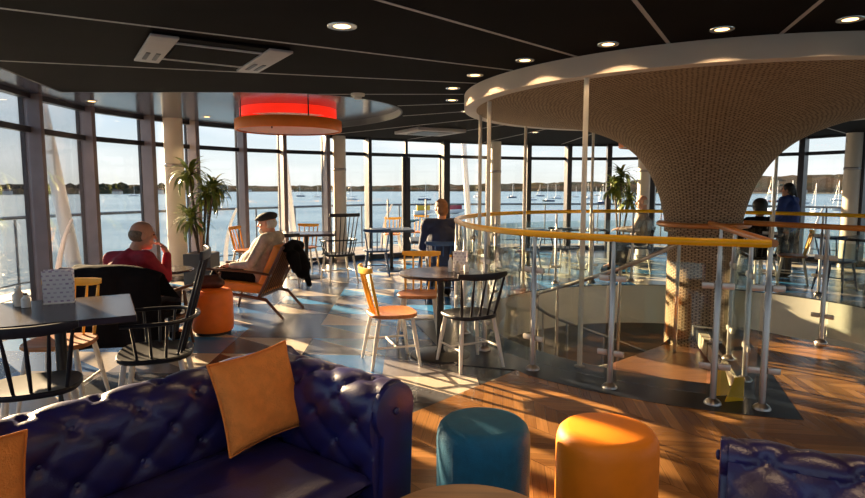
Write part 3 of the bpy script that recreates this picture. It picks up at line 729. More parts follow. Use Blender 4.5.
# sofa ------------------------------------------------------------------
def sofa(x, y, rz, Lx, label, name='chesterfield_sofa', AR=.105, SB=.20):
    root = empty(name, (x, y, 0), R(rz), label, 'sofa')
    D = .86; hx = Lx / 2; hy = D / 2; HT = .735; ST = 2 * AR + .005
    # profile of a padded rail: t 0..1 from the seat crease up the inner face, over the roll and down outside
    def prof(t):
        if t < .45: k = t / .45; return (SB + (ST - SB) * k, .36 + k * (HT - AR - .36 + .0))       # (distance from outer face, z)
        k = (t - .45) / .55
        return (AR + AR * cos(k * pi * 1.12), HT - AR + AR * sin(k * pi * 1.12))
    PLEN = [0]; NT_ = 44; prev = prof(0)
    for i in range(1, NT_ + 1):
        p = prof(i / NT_); PLEN.append(PLEN[-1] + sqrt((p[0] - prev[0]) ** 2 + (p[1] - prev[1]) ** 2)); prev = p
    PX, PZ = .115, .10
    def padded(origin, adir, odir, L, s0, nm, s_off=0, rail_end=None):
        """origin: outer face start; adir along; odir from outer face to inside"""
        ns = max(24, int(L / .014)); vs = []; fs = []; btn = []
        for si in range(ns + 1):
            s_ = L * si / ns
            for i in range(NT_ + 1):
                d, z_ = prof(i / NT_); p2 = prof(min(1, (i + 1) / NT_)); p1 = prof(max(0, (i - 1) / NT_))
                tx, tz = p2[0] - p1[0], p2[1] - p1[1]; ll = sqrt(tx * tx + tz * tz) or 1; nx, nz_ = tz / ll, -tx / ll
                u_ = (s_ + s_off) / PX; w_ = (PLEN[i] - .03) / PZ
                aa, bb = (u_ + w_) / 2 * 1, (u_ - w_) / 2
                fade = 1 if PLEN[i] < .50 else max(0, 1 - (PLEN[i] - .50) / .05)
                cre = min(abs(sin(pi * aa)), abs(sin(pi * bb))); puff = .017 * (cre ** .45)
                k = round(w_); kk = round((u_ - (k % 2)) / 2) * 2 + (k % 2); du, dw = (u_ - kk) * PX, (w_ - k) * PZ
                but = -.022 * math.exp(-(du * du + dw * dw) / .0005)
                dd = (puff + but) * fade + .010 * (1 - fade)
                P_ = origin + adir * s_ + odir * (d + nx * dd) + V((0, 0, z_ + nz_ * dd))
                vs.append(P_)
                if abs(du) < L / ns * .5 and abs(dw) < (PLEN[min(i + 1, NT_)] - PLEN[max(i - 1, 0)]) * .26 and .03 < PLEN[i] < .44 and .03 < s_ < L - .03: btn.append((P_ , odir * nx + V((0, 0, nz_))))
        n1 = NT_ + 1
        for si in range(ns):
            for i in range(NT_): fs.append((si * n1 + i, si * n1 + i + 1, (si + 1) * n1 + i + 1, (si + 1) * n1 + i))
        # outer face, bottom, ends
        o0 = len(vs)
        for si in range(ns + 1):
            s_ = L * si / ns; b = origin + adir * s_
            vs += [b + odir * .03 + V((0, 0, .60)), b + odir * .012 + V((0, 0, .3)), b + odir * .012 + V((0, 0, .12)), b + odir * .20 + V((0, 0, .12))]
        for si in range(ns):
            A = si * n1 + NT_; B = (si + 1) * n1 + NT_; q = o0 + 4 * si
            fs += [(A, q, q + 4, B), (q, q + 1, q + 5, q + 4), (q + 1, q + 2, q + 6, q + 5), (q + 2, q + 3, q + 7, q + 6), (q + 3, si * n1, (si + 1) * n1, q + 7)]
        for si in (0, ns): fs.append(tuple([si * n1 + i for i in range(n1)] + [o0 + 4 * si + k for k in range(4)]))
        o = MB().add(vs, fs).build(nm, 'navyleather', root, angle=70)
        used_ = []
        for p, n in btn:
            if all((p - q).length > .05 for q in used_):
                used_.append(p); rot = n.to_track_quat('Z', 'Y').to_matrix()
                MB().ell(p + n * .002, (.012, .012, .006), 10, rot).build('button', 'navyleather', o)
        return o
    padded(V((-hx, hy, 0)), V((1, 0, 0)), V((0, -1, 0)), Lx, 0, 'backrest')
    padded(V((hx, hy - .10, 0)), V((0, -1, 0)), V((-1, 0, 0)), D - .12, 0, 'armrest', .05)
    padded(V((-hx, hy - .10, 0)), V((0, -1, 0)), V((1, 0, 0)), D - .12, 0, 'armrest', .05)
    for s_ in (-1, 1):      # scroll fronts
        m = MB(); out = []
        for k in range(24):
            a = -.9 + k / 23 * (pi + 1.25); out.append((AR + (AR + .007) * cos(a), HT - AR + (AR + .007) * sin(a)))
        out += [(.02, .14), (max(.195, SB - .01), .14)]
        yf = -hy + .02
        n = len(out); vs = [(s_ * (hx - d), yf - .022, z_) for d, z_ in out] + [(s_ * (hx - d), yf + .012, z_) for d, z_ in out]
        fs = [tuple(range(n)), tuple(range(2 * n - 1, n - 1, -1))] + [(i, (i + 1) % n, (i + 1) % n + n, i + n) for i in range(n)]
        m.add(vs, fs).build('arm_front', 'navyleather', root, bevel=.008, angle=50)
        MB().ell((s_ * (hx - AR), yf - .026, HT - AR), (.016, .008, .016), 12).build('button', 'navyleather', root)
    MB().box((0, -.02, .215), (Lx - .34, D - .2, .19)).build('base', 'navyleather', root, bevel=.02)
    # seat cushion: one long softly domed cushion
    vs = []; fs = []; nx_, ny_ = 40, 20; W = Lx - .40; DD = D - .22
    def cush(z0, dome, up):
        b = len(vs)
        for i in range(nx_ + 1):
            for j in range(ny_ + 1):
                u = -1 + 2 * i / nx_; v = -1 + 2 * j / ny_
                e_ = min(1 - abs(u) ** 10, 1 - abs(v) ** 8)
                vs.append((u * W / 2, v * DD / 2 - .09, z0 + up * (dome * (1 - .5 * u * u) * (1 - .6 * v * v) + .05 * max(0, e_) ** .5)))
        for i in range(nx_):
            for j in range(ny_): fs.append((b + i * (ny_ + 1) + j, b + (i + 1) * (ny_ + 1) + j, b + (i + 1) * (ny_ + 1) + j + 1, b + i * (ny_ + 1) + j + 1))
    cush(.375, .025, 1); cush(.375, .0, -1)
    MB().add(vs, fs).build('seat_cushion', 'navyleather', root, angle=80)
    for sx_ in (-1, 1):
        for sy_ in (-1, 1): MB().lathe([(.02, 0), (.032, .03), (.026, .08), (.035, .12)], 14, (sx_ * (hx - .1), sy_ * (hy - .1), 0)).build('foot', 'walnut', root)
    return root
s1 = sofa(-1.03, 1.775, 53, 2.02, 'dark navy buttoned leather sofa at lower left with orange cushions')
s1.location.z = .005
s2 = sofa(.89, .80, -116, 1.75, 'navy buttoned leather sofa at lower right, only its tufted arm showing', AR=.048, SB=.34)
s2.location.z = .005

def pillow(loc, rot, label, sz=.362):
    root = empty('cushion', loc, 0, label, 'cushion'); root.rotation_euler = rot
    n = 26; vs = []; fs = []
    for side in (1, -1):
        b = len(vs)
        for i in range(n + 1):
            for j in range(n + 1):
                u = -1 + 2 * i / n; v = -1 + 2 * j / n
                pinch = 1 - .075 * (1 - u * u) * abs(v) ** 2; pinch2 = 1 - .075 * (1 - v * v) * abs(u) ** 2
                t = max(0, (1 - abs(u) ** 3)) ** .55 * max(0, (1 - abs(v) ** 3)) ** .55
                wr = .007 * sin(7 * u + 3 * v) * t
                vs.append((u * sz / 2 * pinch2, side * (.066 * t + wr * .6), v * sz / 2 * pinch))
        for i in range(n):
            for j in range(n): fs.append((b + i * (n + 1) + j, b + (i + 1) * (n + 1) + j, b + (i + 1) * (n + 1) + j + 1, b + i * (n + 1) + j + 1))
    MB().add(vs, fs).build('cover', 'orangefabric', root, angle=100)
    e_ = []; 
    for k in range(4 * n):
        s_, q = divmod(k, n); t = -1 + 2 * q / n; u, v = [(t, -1), (1, t), (-t, 1), (-1, -t)][s_]
        e_.append(V((u * sz / 2 * (1 - .075 * (1 - v * v) * abs(u) ** 2), 0, v * sz / 2 * (1 - .075 * (1 - u * u) * abs(v) ** 2))))
    MB().tube(e_ + [e_[0]], .004, 6, caps=False).build('piping', 'orangefabric', root)
    return root
pillow((-.70, 2.35, .655), (R(-16), R(-4), R(50)), 'orange fabric cushion leaning in the far corner of the navy sofa')
pillow((-1.27, 1.50, .635), (R(-16), R(6), R(50)), 'orange fabric cushion at the left edge, on the navy sofa')

def stool(x, y, r, h, m, label, z=.004):
    root = empty('round_stool', (x, y, z), 0, label, 'stool')
    MB().lathe([(r - .012, .03), (r - .002, .05), (r, .12), (r, h - .08), (r - .003, h - .05), (r - .012, h - .026), (r - .03, h - .009), (r - .055, h - .001), (0, h + .004)], 56).build('upholstery', m, root)
    MB().lathe([(0, 0), (r - .03, 0), (r - .03, .03), (0, .03)], 40).build('base', 'blackmetal', root)
    return root
stool(.222, 2.535, .205, .478, 'tealfabric', 'teal round upholstered stool beside the bright orange stool')
stool(.755, 2.50, .216, .462, 'orangestool', 'bright orange round upholstered stool on the wood floor')
stool(-2.27, 6.10, .205, .46, 'orangevinyl', 'dark orange round stool with a brown bag on it', 0)

ct = empty('coffee_table', (.11, 1.72, .004), 0, 'small round wooden coffee table at the bottom edge, between the sofas', 'table')
MB().lathe([(0, .42), (.29, .42), (.305, .43), (.305, .442), (.297, .45), (0, .45)], 64).build('tabletop', 'tabletop', ct)
for k in range(3):
    a = R(90 + 120 * k); MB().tube([(.22 * cos(a), .22 * sin(a), 0), (.12 * cos(a), .12 * sin(a), .42)], [.011, .018], 12).build('leg', 'walnut', ct)

# lounge chairs ---------------------------------------------------------
def lounge(x, y, rz, label, cush='orangeseat', fr='walnut'):
    root = empty('lounge_chair', (x, y, 0), R(rz), label, 'chair')
    for s_ in (-1, 1):
        X = s_ * .33
        MB().tube([(X, -.50, 0), (X, -.30, .22), (X, .26, .30)], [.016, .02, .018], 10).build('rear_leg', fr, root)
        MB().tube([(X, .36, 0), (X, .28, .30), (X, .25, .53)], [.014, .019, .016], 10).build('front_leg', fr, root)
        MB().tube(bez([(X, .50, .56), (X * 1.02, .2, .56), (X, -.15, .535), (X * .96, -.36, .50)], 6), .024, 10, flat=(1.25, .6)).build('armrest', fr, root)
        MB().tube([(X * .92, -.20, .24), (X * .92, -.50, .82)], .017, 10).build('back_post', fr, root)
    for (a, b) in (((-.33, .27, .28), (.33, .27, .28)), ((-.33, -.22, .25), (.33, -.22, .25)), ((-.31, -.49, .81), (.31, -.49, .81))):
        MB().tube([a, b], .017, 10).build('cross_rail', fr, root)
    for k in range(9):
        u = -.26 + .065 * k; MB().tube([(u, -.225, .25), (u, -.485, .80)], .009, 8).build('back_slat', fr, root)
    MB().box((0, .02, .345), (.56, .54, .11), 0, R(4)).build('seat_cushion', cush, root, bevel=.03, angle=60)
    MB().box((0, -.32, .60), (.54, .10, .50), 0, R(25)).build('back_cushion', cush, root, bevel=.03, angle=60)
    return root
lounge(-2.15, 7.12, 82, 'wooden lounge chair with orange cushions and slatted back, under the man in the flat cap')
lounge(-2.72, 5.42, -12, 'wooden lounge chair covered by a black coat, under the man in red', 'blackcloth')

# coat draped over the back of the red man's chair
def drape(x, y, rz, label):
    vs = []; fs = []; nu, nv = 30, 26
    prof_ = bez([(0, -.20, .56), (0, -.40, .74), (0, -.47, .835), (0, -.535, .85), (0, -.60, .80), (0, -.615, .62), (0, -.60, .42), (0, -.57, .16)], 4)
    n = len(prof_)
    for side in (0, 1):
        for i in range(nu + 1):
            u = -1 + 2 * i / nu
            for k, p in enumerate(prof_):
                f = k / (n - 1); wd = .43 + .04 * f + (.07 * f if u > 0 else -.02 * f)
                fold = .018 * sin(9 * u + 2 * f) * min(1, max(0, (f - .35) * 2.4)) + .008 * sin(23 * u + 5 * f) * max(0, f - .4)
                drop = (-.05 * abs(u) ** 3) * (1 if f > .2 else .5)
                vs.append((u * wd, p.y - fold - .05 * (1 - u * u) * f + (side * .014 if k > 0 else side * .014), p.z + drop + .02 * sin(3 * u + 1) * f - side * (.012 if k < n * .55 else 0)))
    m_ = (nu + 1) * n
    for sd_ in (0, 1):
        for i in range(nu):
            for k in range(n - 1): fs.append(tuple(sd_ * m_ + q for q in (i * n + k, (i + 1) * n + k, (i + 1) * n + k + 1, i * n + k + 1)))
    for i in range(nu):
        for k in (0, n - 1): fs.append((i * n + k, (i + 1) * n + k, m_ + (i + 1) * n + k, m_ + i * n + k))
    for k in range(n - 1):
        for i in (0, nu): fs.append((i * n + k, i * n + k + 1, m_ + i * n + k + 1, m_ + i * n + k))
    o = MB().add(vs, fs).build('draped_coat', 'blackcloth', angle=100)
    o.location = (x, y, 0); o.rotation_euler = (0, 0, R(rz)); tag(o, label, 'coat'); return o
drape(-2.62, 5.46, -8, 'black coat draped over the chair back behind the man in red')
# hanging coat on the cap man's chair
def hang():
    caps = [((.02, -.50, .84), (.20, -.52, .80), .05, .055), ((-.20, -.50, .80), (.02, -.50, .84), .05, .05), ((.0, -.56, .72), (.12, -.60, .55), .09, .08), ((-.12, -.55, .70), (-.14, -.60, .56), .08, .06),
            ((.12, -.57, .62), (.16, -.62, .40), .06, .04), ((.16, -.62, .40), (.16, -.64, .33), .04, .035), ((.02, -.53, .78), (.05, -.60, .50), .07, .09)]
    return caps

# ------------------------------------------------------------------ people
def blob(name, caps, ells, m, parent=None, voxel=.009, smooth=3):
    mb = MB()
    for a, b, r0, r1 in caps:
        a, b = V(a), V(b); d = (b - a); L = d.length
        if L < 1e-5: mb.ell(a, (r0,) * 3, 14); continue
        q = d.to_track_quat('Z', 'Y').to_matrix(); prof_ = []
        for k in range(5): t = -pi / 2 + pi / 2 * k / 4; prof_.append((max(1e-4, r0 * cos(t)), r0 * sin(t)))
        for k in range(5): t = pi / 2 * k / 4; prof_.append((max(1e-4, r1 * cos(t)), L + r1 * sin(t)))
        n = 14; vs = []; fs = []
        for r_, z_ in prof_:
            for j in range(n): vs.append(a + q @ V((r_ * cos(2 * pi * j / n), r_ * sin(2 * pi * j / n), z_)))
        for i in range(len(prof_) - 1):
            for j in range(n): fs.append((i * n + j, i * n + (j + 1) % n, (i + 1) * n + (j + 1) % n, (i + 1) * n + j))
        fs += [tuple(range(n - 1, -1, -1)), tuple((len(prof_) - 1) * n + j for j in range(n))]
        mb.add(vs, fs)
    for e_ in ells:
        mb.ell(e_[0], e_[1], 18, e_[2] if len(e_) > 2 else None)
    o = mb.build(name, m, None, weld=False)
    md = o.modifiers.new('r', 'REMESH'); md.mode = 'VOXEL'; md.voxel_size = voxel; md.use_smooth_shade = True
    ms = o.modifiers.new('s', 'SMOOTH'); ms.iterations = smooth; ms.factor = .5
    bpy.context.view_layer.update(); dg = bpy.context.evaluated_depsgraph_get()
    me = bpy.data.meshes.new_from_object(o.evaluated_get(dg)); o.modifiers.clear(); o.data = me; me.name = name
    if not me.materials: me.materials.append(M[m])
    for p in me.polygons: p.use_smooth = True
    if parent: o.parent = parent
    return o
def rotm(yaw, pitch=0, roll=0): return Euler((R(pitch), R(roll), R(yaw))).to_matrix()
def head_geo(c, rm):
    """face looks along local +Y"""
    E_ = []; Cp = []
    def T(p): return c + rm @ V(p)
    E_.append((T((0, -.008, .035)), (.074, .094, .088), rm)); E_.append((T((0, .022, -.035)), (.058, .066, .078), rm))
    E_.append((T((0, .055, -.085)), (.032, .030, .026), rm))
    Cp.append((T((0, .083, .028)), T((0, .108, -.014)), .010, .014)); Cp.append((T((-.022, .074, -.052)), T((.022, .074, -.052)), .012, .012))
    Cp.append((T((-.04, .078, .038)), T((.04, .078, .038)), .012, .012))
    for s_ in (-1, 1): E_.append((T((s_ * .076, -.005, -.002)), (.010, .019, .032), rm)); E_.append((T((s_ * .042, .052, -.015)), (.022, .026, .022), rm))
    return E_, Cp
def eyes(c, rm, parent):
    for s_ in (-1, 1): MB().ell(c + rm @ V((s_ * .030, .082, .018)), (.011, .008, .007), 10, rm).build('eye', 'eye', parent)
def hand_caps(wr, d, up, side=1, curl=.6, k=1.0):
    """wr wrist, d pointing direction, up = back of the hand, side: +1 thumb towards d x up"""
    wr = V(wr); d = V(d).normalized(); up = V(up); up = (up - d * up.dot(d)).normalized(); s_ = d.cross(up) * side
    Cp = [(wr, wr + d * .05 * k, .024, .028), (wr + d * .035 * k + s_ * .018, wr + d * .085 * k + s_ * .022, .018, .015), (wr + d * .035 * k - s_ * .018, wr + d * .08 * k - s_ * .024, .018, .014), (wr + d * .04 * k, wr + d * .085 * k, .02, .016)]
    for q, (o_, L) in enumerate(((.030, .068), (.010, .078), (-.010, .073), (-.029, .058))):
        p = wr + d * .088 * k + s_ * o_; dd = d
        for seg, f in ((0, .45), (1, .32), (2, .25)):
            ang = curl * (.35 + .5 * seg); v = d * cos(ang) - up * sin(ang); p2 = p + v * L * f * k; Cp.append((p, p2, .0092 - .0008 * seg, .0085 - .0008 * seg)); p = p2
    p = wr + d * .025 * k + s_ * .028; p2 = p + (d * .6 + s_ * .75 - up * .2).normalized() * .038 * k; p3 = p2 + (d * .85 + s_ * .25 - up * .4).normalized() * .032 * k
    Cp += [(p, p2, .013, .011), (p2, p3, .011, .009)]
    return Cp
def person(name, label, x, y, rz, J, skin, top, trouser, hair, head_yaw=0, head_pitch=0, fat=1.0, voxel=.009, hairstyle='short', shoes='blackcloth', hs=1.0):
    """J: joints in local coordinates, body faces local +Y"""
    root = empty(name, (x, y, 0), R(rz), label, 'person'); g = {k: V(v) for k, v in J.items()}
    rm = rotm(head_yaw, head_pitch) * hs; hc = g['head']; E_, Cp = head_geo(hc, rm)
    Cp.append((g['neck'] - V((0, 0, .04)), hc + rm @ V((0, -.03, -.06)), .058, .052))
    sh = (g['shL'] + g['shR']) / 2
    Cp += [(g['pelvis'], g['chest'], .13, .14), (g['chest'], sh, .12, .075), (g['shL'], g['shR'], .065, .065)]
    for s_ in 'LR':
        Cp += [(g['sh' + s_], g['el' + s_], .050, .038), (g['el' + s_], g['wr' + s_], .038, .025)]
        sd_ = 1 if s_ == 'L' else -1
        Cp += hand_caps(g['wr' + s_], g['hd' + s_], g['hu' + s_], sd_, g['curl'].x)
        Cp += [(g['hip' + s_], g['kn' + s_], .085, .058), (g['kn' + s_], g['an' + s_], .055, .038), (g['an' + s_], g['an' + s_] + g['ft'], .034, .028)]
    body = blob('body', Cp, E_, skin, root, voxel if voxel < .008 else voxel)
    eyes(hc, rm, body)
    tp = [(g['pelvis'] + V((0, 0, .02)), g['chest'], .152 * fat, .158 * fat), (g['chest'], sh - V((0, 0, .03)), .15 * fat, .115), (g['shL'], g['shR'], .078, .078), (sh, g['neck'] + V((0, 0, -.02)), .085, .066)]
    for s_ in 'LR':
        m_ = g['wr' + s_].lerp(g['el' + s_], .08)
        tp += [(g['sh' + s_], g['el' + s_], .072, .056), (g['el' + s_], m_, .056, .038)]
    te = []
    if fat > 1.1: te.append((g['pelvis'].lerp(g['chest'], .45) + V((0, .07, 0)), (.17 * fat, .16 * fat, .17)))
    blob('jumper', tp, te, top, root, .011)
    tr = []
    for s_ in 'LR': tr += [(g['hip' + s_], g['kn' + s_], .105, .074), (g['kn' + s_], g['an' + s_] + V((0, 0, .02)), .072, .052)]
    tr.append((g['hipL'], g['hipR'], .12, .12))
    blob('trousers', tr, [], trouser, root, .013)
    for s_ in 'LR':
        a_ = g['an' + s_]; blob('shoe', [(a_ + V((0, 0, -.035)), a_ + g['ft'] * 1.15 + V((0, 0, -.02)), .048, .040), (a_, a_, .048, .048)], [], shoes, root, .009)
    if hairstyle == 'short': blob('hair', [], [(hc + rm @ V((0, -.026, .045)), (.080, .090, .088), rm), (hc + rm @ V((0, -.050, .0)), (.072, .056, .07), rm)], hair, root, .008)
    elif hairstyle == 'back': blob('hair', [], [(hc + rm @ V((0, -.026, .045)), (.084, .096, .092), rm), (hc + rm @ V((0, -.050, -.03)), (.078, .062, .085), rm)], hair, root, .008)
    elif hairstyle == 'sides': blob('hair', [], [(hc + rm @ V((0, -.034, .008)), (.0825, .078, .066), rm)], hair, root, .008)
    elif hairstyle == 'pony': blob('hair', [(hc + rm @ V((0, -.09, .02)), hc + rm @ V((0, -.14, -.10)), .035, .018)], [(hc + rm @ V((0, -.02, .04)), (.086, .098, .096), rm), (hc + rm @ V((0, -.06, -.02)), (.076, .06, .085), rm)], hair, root, .009)
    elif hairstyle == 'big': blob('hair', [], [(hc + rm @ V((0, -.028, .035)), (.108, .110, .105), rm), (hc + rm @ V((0, -.05, -.04)), (.10, .075, .10), rm)], hair, root, .010)
    return root, hc, rm, g
def seated(seat=.45, lean=-.05, knee=.48, twist=0):
    z = seat
    return dict(pelvis=(0, -.02, z + .11), chest=(0, -.02 + lean, z + .36), neck=(0, -.01 + lean * 1.5, z + .60), head=(0, .02 + lean * 1.6, z + .755),
                shL=(-.18, lean * 1.3, z + .53), shR=(.18, lean * 1.3, z + .53), elL=(-.25, .08, z + .27), elR=(.25, .08, z + .27), wrL=(-.16, .31, z + .27), wrR=(.16, .31, z + .27),
                hdL=(.2, 1, -.05), hdR=(-.2, 1, -.05), huL=(0, 0, 1), huR=(0, 0, 1), hipL=(-.09, 0, z + .10), hipR=(.09, 0, z + .10), knL=(-.12, .42, z + .08), knR=(.12, .42, z + .08),
                anL=(-.12, .44, .085), anR=(.12, .44, .085), ft=(0, .14, -.045), curl=(.5, 0, 0))
# man in red: hand to his chin, head turned right
J = seated(.36, .04)
J.update(head=(.10, .12, 1.05), neck=(.04, .05, .91), elR=(.27, .20, .66), wrR=(.235, .27, .88), hdR=(-.45, -.15, .8), huR=(.6, .7, .4), elL=(-.27, .06, .62), wrL=(-.20, .30, .62), knL=(-.13, .46, .46), knR=(.13, .46, .46), curl=(1.1, 0, 0), shL=(-.18, .03, .835), shR=(.20, .05, .855))
person('person', 'person in a red jumper seen from behind, chin on hand, seated by the left windows', -2.80, 5.42, -18, J, 'skin', 'redwool', 'darkdenim', 'hairgrey', head_yaw=-38, head_pitch=-6, hairstyle='sides', voxel=.007, fat=1.12, hs=1.1)
# man in the flat cap
J = seated(.38, -.10)
J.update(pelvis=(0, -.04, .50), chest=(0, -.15, .74), neck=(0, -.20, .95), head=(0, -.15, 1.065), shL=(-.19, -.20, .90), shR=(.19, -.20, .90), elL=(-.31, -.06, .62), elR=(.29, -.04, .64), wrL=(-.26, .20, .60), wrR=(.14, .15, .64),
         knL=(-.14, .42, .50), knR=(.12, .42, .50), anL=(-.16, .62, .085), anR=(.14, .66, .085), curl=(.7, 0, 0))
p_, hc, rm, g = person('person', 'person in a flat cap and cream patterned jumper reclining in the wooden lounge chair', -2.10, 7.10, 82, J, 'skin', 'creamwool', 'blackcloth', 'hairwhite', head_yaw=6, head_pitch=-4, hairstyle='sides', voxel=.007, fat=1.34, hs=1.06)
blob('beard', [], [(hc + rm @ V((0, .062, -.072)), (.045, .040, .045), rm)], 'hairwhite', p_, .008)
blob('flat_cap', [(hc + rm @ V((-.035, .10, .060)), hc + rm @ V((.035, .10, .060)), .016, .016)], [(hc + rm @ V((0, -.005, .080)), (.100, .122, .056), rm @ rotm(0, -8)), (hc + rm @ V((0, .085, .066)), (.066, .055, .016), rm @ rotm(0, -14))], 'capfelt', p_, .008)
for k, (a_, b_) in enumerate((((-.02, .075, .72), (.02, .115, .62)), ((.05, .07, .69), (.07, .11, .60)))):
    blob('jumper_motif', [(a_, b_, .022, .03)], [], 'redmark', p_, .008)
cm = Matrix.Translation((-2.15, 7.12, 0)) @ Euler((0, 0, R(82))).to_matrix().to_4x4()
co = blob('draped_coat', [(cm @ V(a_), cm @ V(b_), r0, r1) for a_, b_, r0, r1 in hang()], [], 'blackcloth', None, .012)
tag(co, 'black coat hanging off the back of the slatted lounge chair', 'coat')
# man in navy, back to the camera
J = seated(.45, .03)
J.update(curl=(.6, 0, 0), shL=(-.19, .04, 1.02), shR=(.19, .04, 1.02), head=(0, .08, 1.21), neck=(0, .03, 1.07))
person('person', 'person in a navy top seen from behind, seated before the glass doors', .12, 7.85, 4, J, 'skin', 'navycotton', 'darkdenim', 'hairginger', head_yaw=14, head_pitch=-20, fat=1.36, voxel=.009, hairstyle='back')
# bald man behind the ring
J = seated(.48, -.04)
person('person', 'bald person in a grey beige jumper seated beyond the ring, facing left', 3.70, 10.75, 70, J, 'skinpale', 'greywool', 'darkdenim', 'hairwhite', head_yaw=10, head_pitch=-5, hairstyle='sides', voxel=.01, fat=1.1)
J = seated(.45, 0)
person('person', 'person with bushy black hair seated low behind the right balustrade', 4.98, 9.15, 10, J, 'skin', 'blackcloth', 'darkdenim', 'hairblack', head_yaw=0, hairstyle='big', voxel=.01)
J = dict(pelvis=(0, 0, .92), chest=(0, 0, 1.18), neck=(0, 0, 1.40), head=(0, .03, 1.50), shL=(-.17, 0, 1.33), shR=(.17, 0, 1.33), elL=(-.23, .02, 1.06), elR=(.23, .02, 1.06), wrL=(-.17, .22, 1.0), wrR=(.17, .22, 1.0),
         hdL=(.2, 1, 0), hdR=(-.2, 1, 0), huL=(0, 0, 1), huR=(0, 0, 1), hipL=(-.09, 0, .88), hipR=(.09, 0, .88), knL=(-.10, .02, .48), knR=(.10, .02, .48), anL=(-.10, 0, .085), anR=(.10, 0, .085), ft=(0, .14, -.045), curl=(.5, 0, 0))
person('person', 'person in a blue coat with tied dark hair, standing at the right', 5.95, 10.05, 30, J, 'skin', 'bluecoat', 'darkdenim', 'hairblack', head_yaw=20, hairstyle='pony', voxel=.01, fat=1.15)[0].scale = (.97, .97, .965)

# bag on the dark orange stool
bag = empty('handbag', (-2.30, 6.12, .463), R(10), 'brown leather bag lying on the dark orange stool', 'bag')
blob('bag_body', [((-.10, 0, .05), (.10, 0, .05), .055, .052), ((-.07, 0, .09), (.07, .02, .09), .045, .045)], [], 'brownleather', bag, .008)
MB().tube(bez([(-.09, 0, .11), (-.06, -.03, .19), (0, -.04, .21), (.07, -.03, .18), (.10, 0, .10)], 5), .009, 8).build('handle', 'brownleather', bag)

# low round table by the windows with a cup
pedestal_table('low_table', -3.25, 7.15, 0, 0, 0, 'low dark round table between the man in red and the man in the cap', rnd=.36, h=.52, topm='darktop', baser=.2)
def cup(x, y, z, label, h=.10, r=.036):
    c = empty('takeaway_cup', (x, y, z), 0, label, 'cup')
    MB().lathe([(0, 0), (r * .72, 0), (r, h), (r * .93, h), (r * .66, .006), (0, .006)], 24).build('cup_body', 'paperwhite', c)
    MB().lathe([(0, h), (r * 1.06, h), (r * 1.06, h + .008), (r * .9, h + .014), (0, h + .014)], 24).build('lid', 'walnut', c)
cup(-3.13, 7.02, .52, 'white paper cup with brown lid on the low table, nearer one'); cup(-3.38, 7.22, .52, 'white paper cup with brown lid on the low table, farther one')

# table-top things
def menu(x, y, z, rz, w, h, label, base=True):
    r = empty('menu_card', (x, y, z), R(rz), label, 'menu')
    d = .035
    MB().box((0, d, h / 2 + .004), (w, .004, h), 0, R(-6)).build('card_leaf', 'menuprint', r, smooth=False)
    MB().box((0, -d, h / 2 + .004), (w, .004, h), 0, R(6)).build('card_leaf', 'menuprint', r, smooth=False)
    MB().box((0, 0, .003), (w, .09, .006)).build('card_foot', 'paperwhite', r, smooth=False)
    return r
def bottle(x, y, z, h, r, m, label, capm='walnut', group=None):
    b = empty('condiment_bottle', (x, y, z), 0, label, 'bottle', group)
    MB().lathe([(0, 0), (r, .002), (r, h * .62), (r * .45, h * .78), (r * .4, h * .9), (0, h * .9)], 20).build('bottle_body', m, b)
    MB().lathe([(r * .48, h * .88), (r * .48, h), (0, h)], 16).build('cap', capm, b)
menu(-2.42, 3.84, .75, 24, .17, .21, 'large folded menu card standing on the square table at the left')
for x, y, hh, m_, cp, lb in ((-2.60, 3.72, .13, 'sauce', 'paperwhite', 'pale condiment bottle left of the large menu card, taller'), (-2.66, 3.79, .10, 'paperwhite', 'steel', 'small white shaker left of the large menu card, behind'), (-2.53, 3.68, .09, 'paperwhite', 'walnut', 'small white shaker left of the large menu card, in front')):
    bottle(x, y, .75, hh, .026, m_, lb, cp)
menu(.25, 5.38, .75, -12, .12, .17, 'small menu card on the round table')
for x, y, hh, m_, cp, lb in ((.16, 5.28, .15, 'paperwhite', 'ochre', 'white condiment bottle left of the small menu card'), (.22, 5.24, .10, 'sauce', 'steel', 'small shaker in front of the small menu card'), (.30, 5.27, .09, 'paperwhite', 'steel', 'small white shaker right of the small menu card')):
    bottle(x, y, .75, hh, .022, m_, lb, cp)

# far tables and chairs
pedestal_table('long_table', -2.10, 9.95, 0, 0, 8, 'dark rectangular table far off below the orange ring lamp', sq=(.95, .70), baser=.28)
pedestal_table('square_table', .05, 8.75, 0, 0, 4, 'dark square table in front of the man in navy', sq=(.75, .75), topm='terracemetal')
pedestal_table('square_table', -.75, 10.9, 0, 0, 10, 'dark blue square table just inside the glass doors', sq=(.75, .75), topm='terracemetal')
pedestal_table('square_table', 1.75, 10.9, 0, 0, 12, 'dark square table beyond the ring, left of the funnel', sq=(.75, .75), topm='terracemetal')
pedestal_table('square_table', 2.80, 11.15, 0, 0, 0, 'dark square table in front of the bald man', sq=(.70, .70), topm='darktop')
pedestal_table('square_table', 5.05, 9.95, 0, 0, 0, 'dark square table before the person with bushy black hair', sq=(.75, .75), topm='terracemetal')
pedestal_table('square_table', 6.55, 8.95, 0, 0, 20, 'dark square table at the right edge beyond the balustrade', sq=(.80, .80), topm='darktop')
def cc(src, x, y, rz, lb, z=0): return place(copy_tree(src), x, y, rz, lb, None, z)
blu = spindle_chair('spindle_chair', 'bluechair', 'bluechair', 'bluechair', 'dark blue spindle chair under the man in navy')
place(blu, .12, 7.86, 4)
cc(y1, -3.15, 10.15, -100, 'ochre spindle chair at the left end of the long table')
cc(y1, -2.30, 10.75, 172, 'ochre spindle chair behind the long table')
cc(c1, -2.25, 9.20, 6, 'charcoal spindle chair in front of the long table')
cc(blu, -.95, 10.15, 8, 'dark blue spindle chair in front of the table by the doors')
